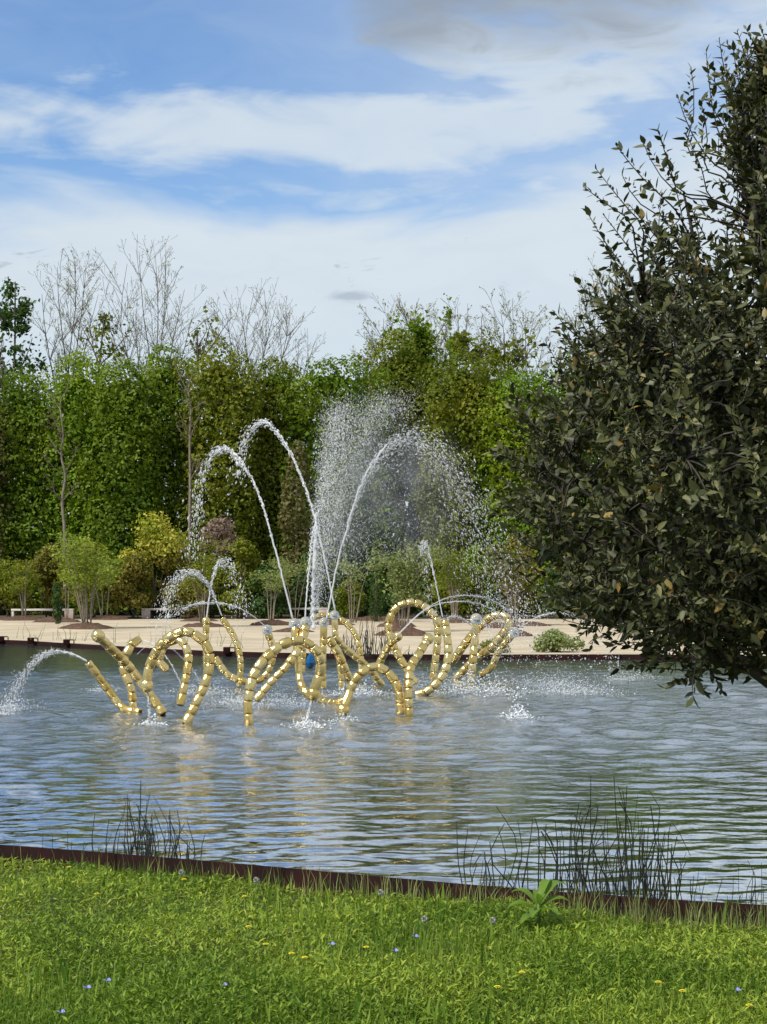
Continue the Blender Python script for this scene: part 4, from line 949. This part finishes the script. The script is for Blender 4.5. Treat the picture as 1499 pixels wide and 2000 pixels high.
reeds('reed_clump', reed_set([(140, 30, 5, .0, .25), (385, 10, 3, .1, .3)], 2), 'few thin dark reeds beside the left reed clump', seed=2, r=.005)
reeds('reed_clump', reed_set([(915, 3, 2, .4, .45), (945, 14, 6, .05, .25), (995, 14, 9, .1, .6)], 3), 'sparse reeds at the left of the right hand reed bed', seed=3)
reeds('reed_clump', reed_set([(1085, 18, 12, .1, .55), (1128, 10, 12, .2, .75), (1165, 16, 12, .1, .6)], 4), 'tall dark reed clump behind the broad leaved plant', seed=4)
reeds('reed_clump', reed_set([(1228, 14, 18, .2, .85), (1262, 16, 12, .1, .6), (1300, 26, 18, .05, .55)], 5), 'densest tall dark reed clump right of the broad leaved plant', seed=5)
reeds('reed_clump', reed_set([(1370, 25, 6, .0, .25), (1480, 22, 16, .0, .35)], 6), 'thin pale reeds at the right edge of the picture', seed=6, r=.004)
rr = np.random.default_rng(5); S = []
for k in range(70):
    px = rr.normal(720, 45); Y = 43.9 + rr.uniform(0, .6); b_ = np.array(((px - CX) * Y / F, Y, .1)); S.append((b_, b_ + np.array((rr.normal() * .08, 0, rr.uniform(.3, 1.05) * math.exp(-((px - 715) / 70) ** 2))), 0))
reeds('reed_clump', S, 'clump of dark reeds at the far water edge behind the low arch', seed=7, r=.012)
S = []
for k in range(60):
    px = rr.uniform(20, 600); Y = float(np.interp(px, [0, 240, 600], [53.4, 49.4, 44.6])) + rr.uniform(.2, 1.0); b_ = np.array(((px - CX) * Y / F, Y, .2)); S.append((b_, b_ + np.array((rr.normal() * .12, 0, rr.uniform(.15, .6))), 0))
reeds('dry_stalks', S, 'thin dry stalks along the far left rim of the sand', 'straw', .008, 8, 'stalks')

# ------------------------------------------------------------------ evergreen oak at right, close to the camera
rr = np.random.default_rng(2024); TX, TY = 1.47, 6.15
o = empty('evergreen_oak', (TX, TY, LAWN), 'dark evergreen oak with small leathery leaves filling the right side', 'tree')
prof = np.array([(1.76, .25), (1.84, .48), (1.90, .62), (2.02, .82), (2.24, .95), (2.41, 1.02), (2.59, .97), (2.9, .86), (3.05, .78), (3.2, .66), (3.4, .52), (3.6, .40), (3.8, .28), (3.92, .17), (4.02, .05)])
def env(z): return np.interp(z, prof[:, 0], prof[:, 1])
mb = MB(); trunk = spline([(TX, TY, LAWN - .1), (TX + .03, TY, 1.2), (TX - .02, TY + .02, 2.2), (TX - .06, TY, 3.2), (TX - .16, TY, 3.95)], 26); mb.tube(trunk, np.linspace(.07, .010, 26), 9)
mb.build('trunk', M['oak_bark'], o, True)
limbs = []; nodes = []
mb = MB()
for k in range(64):
    z0 = rr.uniform(1.72, 3.8); a = rr.uniform(0, 6.283); b0 = np.array([np.interp(z0, trunk[:, 2], trunk[:, i_]) for i_ in range(3)])
    ze = min(3.9, z0 + rr.uniform(.25, .85)); Rr_ = env(ze) * rr.uniform(.75, .98); e = np.array((TX + math.cos(a) * Rr_, TY + math.sin(a) * Rr_, ze))
    if ze < 2.0: e[2] = max(e[2], 1.72)
    md = b0 + (e - b0) * .5 + np.array((0, 0, -.06)) + rr.normal(size=3) * .05; pp = spline([b0, md, e], 12)
    mb.tube(pp, np.linspace(.022 * (1.2 - .5 * (z0 - 1.2) / 3), .004, 12), 6, False); limbs.append(pp); nodes += [q for q in pp[3:]]
mb.build('limbs', M['oak_bark'], o, True)
nodes = np.array(nodes)
# twigs: starts spread through the crown, denser towards the surface; each carries leaves
starts = []; dirs_ = []; lens = []
NT_ = 3300
while len(starts) < NT_:
    z = rr.uniform(1.84, 3.98); e = env(z); a = rr.uniform(0, 6.283); q = rr.random() ** .42
    # open, see-through upper left; dense lower crown
    x = math.cos(a) * e * q; y = math.sin(a) * e * q
    if z > 2.95 and x < -.24 and rr.random() < .84 * min(1, (z - 2.95) / .35): continue
    if z > 3.15 and rr.random() < .55: continue
    if z < 2.0 and rr.random() < .35: continue
    p = np.array((TX + x, TY + y, z)); nd = nodes[((nodes - p) ** 2).sum(1).argmin()]
    st = p * .75 + nd * .25
    d = unit(np.array((x, y, 0)) * .7 + np.array((0, 0, .30 + max(0, z - 2.2) * .42)) + rr.normal(size=3) * .38)
    starts.append((nd, st)); dirs_.append(d); lens.append(rr.uniform(.10, .24))
# long sprigs breaking the outline
for px, py, l in [(1405, 75, .30), (1440, 60, .28), (1350, 130, .30), (1325, 190, .25), (1380, 100, .3), (1205, 285, .26), (1165, 330, .25), (1140, 365, .20), (1255, 275, .25), (1285, 250, .25), (1145, 410, .24), (1175, 470, .2), (1095, 640, .16), (1110, 630, .14),
                  (1495, 120, .25), (1470, 180, .25), (1215, 340, .22), (1230, 400, .22), (1180, 420, .2), (1310, 330, .25), (1250, 480, .22), (1200, 520, .2), (1160, 580, .2), (1290, 420, .2), (1340, 260, .24), (1420, 160, .25), (1455, 240, .2), (1370, 200, .22)]:
    Y = 6.0 + rr.uniform(-.15, .25); tip = np.array(P(px, py, Y)); d = unit(np.array((-.55 if px < 1300 else -.2, rr.normal() * .15, .8)) + rr.normal(size=3) * .12)
    st = tip - d * l; nd = nodes[((nodes - (st + np.array((.15, 0, -.15)))) ** 2).sum(1).argmin()]
    starts.append((nd, st)); dirs_.append(d); lens.append(l)
mb = MB(); LC = []; LT = []; LN = []; LS = []
for (nd, st), d, l in zip(starts, dirs_, lens):
    e = st + d * l; pp = spline([nd, nd + (st - nd) * .6 + np.array((0, 0, .02)), st, st + d * l * .5 + rr.normal(size=3) * l * .05, e], 8)
    mb.tube(pp, np.linspace(.0045, .0015, 8), 3, False)
    nl = int(9 + l * 62); side = unit(np.cross(d, rr.normal(size=3)))
    for q in range(nl):
        t = (q + .6) / nl; c = st + (e - st) * (t * 1.08 - .08); ang_ = q * 2.4; s2 = np.cross(d, side)
        out = side * math.cos(ang_) + s2 * math.sin(ang_); lean = .35 + .75 * t
        tdir = unit(out + d * lean + rr.normal(size=3) * .22 + np.array((0, 0, -.12))); LC.append(c); LT.append(tdir); LN.append(unit(np.cross(tdir, np.cross(d, tdir) + rr.normal(size=3) * .4)))
        LS.append(float(np.clip(rr.lognormal(-3.47, .32), .015, .058)) * (1.0 - .45 * max(0, t - .6)))
# filler leaves deep inside so the crown reads solid
for q in range(8000):
    z = rr.uniform(1.95, 3.3); e = env(z) * rr.random() ** .5 * .86; a = rr.uniform(0, 6.283)
    LC.append(np.array((TX + math.cos(a) * e, TY + math.sin(a) * e, z))); LT.append(unit(rr.normal(size=3))); LN.append(unit(rr.normal(size=3))); LS.append(rr.uniform(.035, .055))
mb.build('twigs', M['oak_bark'], o)['kind'] = 'stuff'
LC = np.array(LC); LT = np.array(LT); LN = np.array(LN); LS = np.array(LS)[:, None]
Bv = unit(np.cross(LN, LT)); N2 = unit(np.cross(LT, Bv)); wd = LS * rr.uniform(.17, .27, LS.shape); fold = wd * rr.uniform(.15, .5, LS.shape); crv = LS * rr.uniform(-.12, .10, LS.shape)
VV = np.stack([LC, LC + LT * LS * .32 + Bv * wd + N2 * fold, LC + LT * LS * .32 + N2 * crv * .4, LC + LT * LS * .32 - Bv * wd + N2 * fold,
               LC + LT * LS * .68 + Bv * wd * .8 + N2 * (fold * .8 + crv), LC + LT * LS * .68 + N2 * crv, LC + LT * LS * .68 - Bv * wd * .8 + N2 * (fold * .8 + crv), LC + LT * LS * 1.05 + N2 * crv * 1.8], 1).reshape(-1, 3)
k8 = (np.arange(len(LC)) * 8)[:, None]
tri = np.vstack([k8 + np.array([0, 2, 1]), k8 + np.array([0, 3, 2]), k8 + np.array([4, 5, 7]), k8 + np.array([5, 6, 7])])
qd = np.vstack([k8 + np.array([1, 2, 5, 4]), k8 + np.array([2, 3, 6, 5])])
cr = link('crown', mesh_np('crown', VV, [qd, tri], True), M['lf_oak'], o)
print('oak leaves', len(LC))

# ------------------------------------------------------------------ lawn: periwinkle ground cover and grass
rr = np.random.default_rng(11)
rimx = np.array([CX + F * ring[k, 0] / ring[k, 1] for k in nidx]); rimy = np.array([ring[k, 1] for k in nidx])
so = np.argsort(rimx); rimx, rimy = rimx[so], rimy[so]
def lawn_points(n, y0=6.3, margin=.09, xr=.30, power=1.0):
    Y = 1 / rr.uniform(1 / 12.6, 1 / y0, n * 2) ; t = rr.uniform(-xr, xr, n * 2); px = CX + F * t
    ok = Y < np.interp(px, rimx, rimy) - margin; Y, t = Y[ok][:n], t[ok][:n]
    return np.column_stack([Y * t, Y, np.full(len(Y), LAWN)])
def gheight(x, y): return .016 * np.sin(x * 3.1 + y * 1.3) + .014 * np.sin(y * 4.2 - x * 1.7 + 1) + .01 * np.sin(x * 7 + 2)
C = lawn_points(120000); n = len(C)
lift = rr.beta(2, 1.6, n) * .075; C[:, 2] += lift + gheight(C[:, 0], C[:, 1]) + .01
edge_d = np.interp(CX + F * C[:, 0] / C[:, 1], rimx, rimy) - C[:, 1]
C[:, 2] -= np.clip(.25 - edge_d, 0, .25) * .25
a = rr.uniform(0, 6.283, n); T = np.column_stack([np.cos(a), np.sin(a), rr.uniform(-.2, 1.3, n)]); T = unit(T); N = unit(np.column_stack([rr.normal(size=n) * .35, rr.normal(size=n) * .35, np.ones(n)]))
Bv = unit(np.cross(N, T)); N = np.cross(T, Bv); s = rr.uniform(.020, .048, n)[:, None]; wd = s * rr.uniform(.10, .17, n)[:, None]
V = np.stack([C, C + T * s * .45 + Bv * wd + N * wd * .4, C + T * s + N * -s * .08, C + T * s * .45 - Bv * wd + N * wd * .4], 1).reshape(-1, 3); k4 = (np.arange(n) * 4)[:, None]
g = link('ground_cover', mesh_np('ground_cover', V, np.vstack([k4 + np.array([0, 1, 2]), k4 + np.array([0, 2, 3])])), M['lf_cover'])
tag(g, 'dense green ground cover with small pointed leaves over the whole bank', 'ground cover', kind='stuff')
def blades(name, C, h0, h1, wd0, mat, lab, cat, lean=.35):
    n = len(C); h = rr.uniform(h0, h1, n)[:, None]; a = rr.uniform(0, 6.283, n); D_ = np.column_stack([np.cos(a), np.sin(a), np.zeros(n)]); S_ = np.column_stack([-np.sin(a + rr.normal(size=n) * .6), np.cos(a), np.zeros(n)])
    le = rr.uniform(.05, lean, n)[:, None]; up = np.array((0, 0, 1.0)); w_ = wd0 * rr.uniform(.6, 1.5, n)[:, None]
    V = np.stack([C - S_ * w_, C + S_ * w_, C + up * h * .55 + D_ * h * le * .35 + S_ * w_ * .8, C + up * h * .55 + D_ * h * le * .35 - S_ * w_ * .8, C + up * h * (1 - le * .3) + D_ * h * le], 1).reshape(-1, 3)
    k5 = (np.arange(n) * 5)[:, None]
    g = link(name, mesh_np(name, V, [k5 + np.array([0, 1, 2, 3]), k5 + np.array([3, 2, 4])]), M[mat]); tag(g, lab, cat, kind='stuff')
C = lawn_points(52000); keep = rr.random(len(C)) < np.clip(.30 + .9 * (np.sin(C[:, 0] * 1.9 + 1.0) * np.sin(C[:, 1] * 1.6) ) + (C[:, 0] > .6) * .5, .12, 1); C = C[keep]
blades('grass', C, .05, .14, .0022, 'lf_blade', 'green grass blades growing through the ground cover', 'grass')
C = lawn_points(1900); C = C[(np.sin(C[:, 0] * 2.3 + 2) * np.sin(C[:, 1] * 2.9) + rr.normal(size=len(C)) * .5) > .1]; blades('broad_grass', C, .09, .20, .007, 'lf_blade', 'broad darker grass leaves standing in the ground cover', 'grass', .25)
k = 2600; px = rr.uniform(-150, 1650, k); px = px[rr.random(k) < np.clip((px - 100) / 1100, .15, 1)]; Y = np.interp(px, rimx, rimy) - rr.uniform(.06, .35, len(px)); C = np.column_stack([(px - CX) * Y / F, Y, np.full(len(px), LAWN)])
blades('edge_grass', C, .06, .26, .0018, 'straw', 'thin yellowish grass stalks along the steel edging', 'grass', .5)

C = lawn_points(5200); C = C[(np.sin(C[:, 0] * 1.3 + 4) * np.sin(C[:, 1] * 1.9 + 1) + rr.normal(size=len(C)) * .4) > .25]; C[:, 2] += .04; blades('dry_grass', C, .02, .085, .0016, 'straw', 'dry yellowish grass blades mixed into the green bank', 'grass', 1.0)

# ------------------------------------------------------------------ flowers in the bank
def stemmed(name, px, py, lab, cat, group, build, zt):
    Y = DZ(py, LAWN + zt); c = P(px, py, Y)
    o = empty(name, (c.x, Y, LAWN), lab, cat, group); mb = MB(); mb.tube(spline([(0.01, .01, 0), (.004, 0, zt * .5), (0, 0, zt)], 5), .002, 5); s = mb.build('stem', M['stem'], o); s.location = (0, 0, 0)
    s = build(o, zt); s.location = (0, 0, 0)
def dandelion(o, zt, R0=.017):
    mb = MB(); V = []; t = []
    for ring_, (nn_, r_, tl) in enumerate([(22, 1.0, .1), (18, .78, .35), (13, .5, .7)]):
        for k in range(nn_):
            a = k / nn_ * 6.283 + ring_; d = np.array((math.cos(a), math.sin(a), tl)); s_ = np.array((-math.sin(a), math.cos(a), 0)); b0 = np.array((0, 0, zt - .004)); i_ = len(V)
            V += [b0, b0 + d * R0 * r_ * .6 + s_ * .0032, b0 + d * R0 * r_ - np.array((0, 0, .002)), b0 + d * R0 * r_ * .6 - s_ * .0032]; t.append((i_, i_ + 1, i_ + 2, i_ + 3))
    mb.add(V, t); return mb.build('bloom', M['yellow'], o)
def clock(o, zt):
    r0 = np.random.default_rng(int(zt * 1e4)); mb = MB(); V = []; t = []
    for k in range(150):
        d = unit(r0.normal(size=3)); c = np.array((0, 0, zt)); s_ = unit(np.cross(d, r0.normal(size=3))); s3 = np.cross(d, s_); i_ = len(V)
        V += [c + d * .003, c + d * .016 + s_ * .004, c + d * .018, c + d * .016 - s_ * .004]; t.append((i_, i_ + 1, i_ + 2, i_ + 3))
    mb.add(V, t); return mb.build('seed_head', M['fluff'], o)
def peri(o, zt):
    mb = MB(); V = []; t = []
    for k in range(5):
        a = k / 5 * 6.283; d = np.array((math.cos(a), math.sin(a) * .8 - .3, .35)); d = d / np.linalg.norm(d); s_ = np.array((-math.sin(a), math.cos(a), .2)); b0 = np.array((0, 0, zt)); i_ = len(V)
        V += [b0, b0 + d * .014 + s_ * .008, b0 + d * .020 + s_ * .003, b0 + d * .015 - s_ * .007]; t.append((i_, i_ + 1, i_ + 2, i_ + 3))
    mb.add(V, t); return mb.build('petals', M['violet'], o)
for px, py, lab in [(135, 1692, 'large yellow dandelion close to the edging at left'), (360, 1716, 'yellow dandelion below the left reed clump'), (190, 1744, 'small pale yellow dandelion left of the left reeds'), (478, 1749, 'yellow dandelion below the dandelion clock nearest the edging'),
                    (486, 1808, 'small yellow dandelion mid lawn left of centre'), (570, 1860, 'left one of two close yellow dandelions at centre'), (596, 1868, 'right one of two close yellow dandelions at centre'), (716, 1848, 'yellow dandelion in the middle of the lawn'),
                    (520, 1842, 'faint yellow dandelion just left of the close pair'), (1020, 1897, 'yellow dandelion below the broad leaved plant'), (972, 1925, 'yellow dandelion low in the lawn left of the next'), (1286, 1916, 'left yellow dandelion of the bottom right three'),
                    (1333, 1933, 'middle yellow dandelion of the bottom right three'), (1464, 1961, 'rightmost yellow dandelion near the bottom corner')]:
    stemmed('dandelion', px, py, lab, 'dandelion', 'yellow dandelions in the lawn', dandelion, .115)
for px, py, lab in [(501, 1719, 'white dandelion clock against the edging left of centre'), (744, 1743, 'white dandelion clock against the edging at centre'), (963, 1798, 'white dandelion clock left of the broad leaved plant'), (830, 1795, 'half blown dandelion clock between centre and the broad leaved plant'), (355, 1704, 'dandelion clock at the foot of the left reeds')]:
    stemmed('dandelion_clock', px, py, lab, 'dandelion clock', 'dandelion clocks in the lawn', clock, .13)
for px, py, lab in [(210, 1916, 'upper right periwinkle flower of the blue pair bottom left'), (171, 1930, 'lower left periwinkle flower of the blue pair bottom left'), (120, 1978, 'pale blue periwinkle flower in the bottom left corner'), (648, 1845, 'blue periwinkle flower right of the close dandelions'),
                    (437, 1925, 'faint blue periwinkle flower in the lower middle left'), (812, 1830, 'blue periwinkle flower right of centre'), (1440, 1935, 'blue periwinkle flower near the bottom right corner'), (772, 1858, 'tiny blue periwinkle flower at centre')]:
    stemmed('periwinkle', px, py, lab, 'flower', 'blue periwinkle flowers', peri, .095)

# broad-leaved plant at the edging
rr = np.random.default_rng(31); c = G(1052, 1838, LAWN)
o = empty('broad_leaved_plant', tuple(c), 'broad leaved bright green plant standing alone before the edging', 'plant'); o.scale = (1.15, 1.15, 1.15)
mb = MB(); mb.tube([(0, 0, -.02), (.003, 0, .1), (0, 0, .17)], [.009, .008, .005], 7); x = mb.build('stem', M['stem'], o); x.location = (0, 0, 0)
def big_leaf(a, z, L, up, wdt):
    V = []; q = []; ns = 8; d = np.array((math.cos(a), math.sin(a), 0)); s_ = np.array((-math.sin(a), math.cos(a), 0))
    for k in range(ns + 1):
        t = k / ns; p = np.array((0, 0, z)) + d * L * t * (1 - .15 * t) + np.array((0, 0, 1)) * L * (up * t - (.35 + up * .45) * t * t); wv = wdt * math.sin(math.pi * min(1, t * .97 + .03)) ** .8 * (1 - .25 * t)
        V += [p + s_ * wv + np.array((0, 0, wv * .45)), p, p - s_ * wv + np.array((0, 0, wv * .45))]
        if k: i_ = (k - 1) * 3; q += [(i_, i_ + 1, i_ + 4, i_ + 3), (i_ + 1, i_ + 2, i_ + 5, i_ + 4)]
    mb = MB(); mb.add(V, q); x = mb.build('leaf', M['lf_big'], o, True); x.location = (0, 0, 0)
for k, (a, z, L, up, wd) in enumerate([(3.2, .13, .17, .75, 0.033), (.15, .14, .18, .85, 0.033), (.6, .15, .19, 1.4, 0.032), (2.6, .15, .16, 1.2, 0.030), (4.4, .12, .15, .7, 0.032), (5.4, .12, .15, .75, 0.032), (1.5, .15, .14, 1.2, 0.027), (3.9, .10, .14, .5, 0.030), (5.9, .10, .15, .45, 0.030), (1.0, .165, .13, 1.8, 0.024), (2.9, .08, .13, .4, 0.027), (4.9, .16, .1, 1.5, 0.022)]):
    big_leaf(a, z, L, up, wd)
print('done')
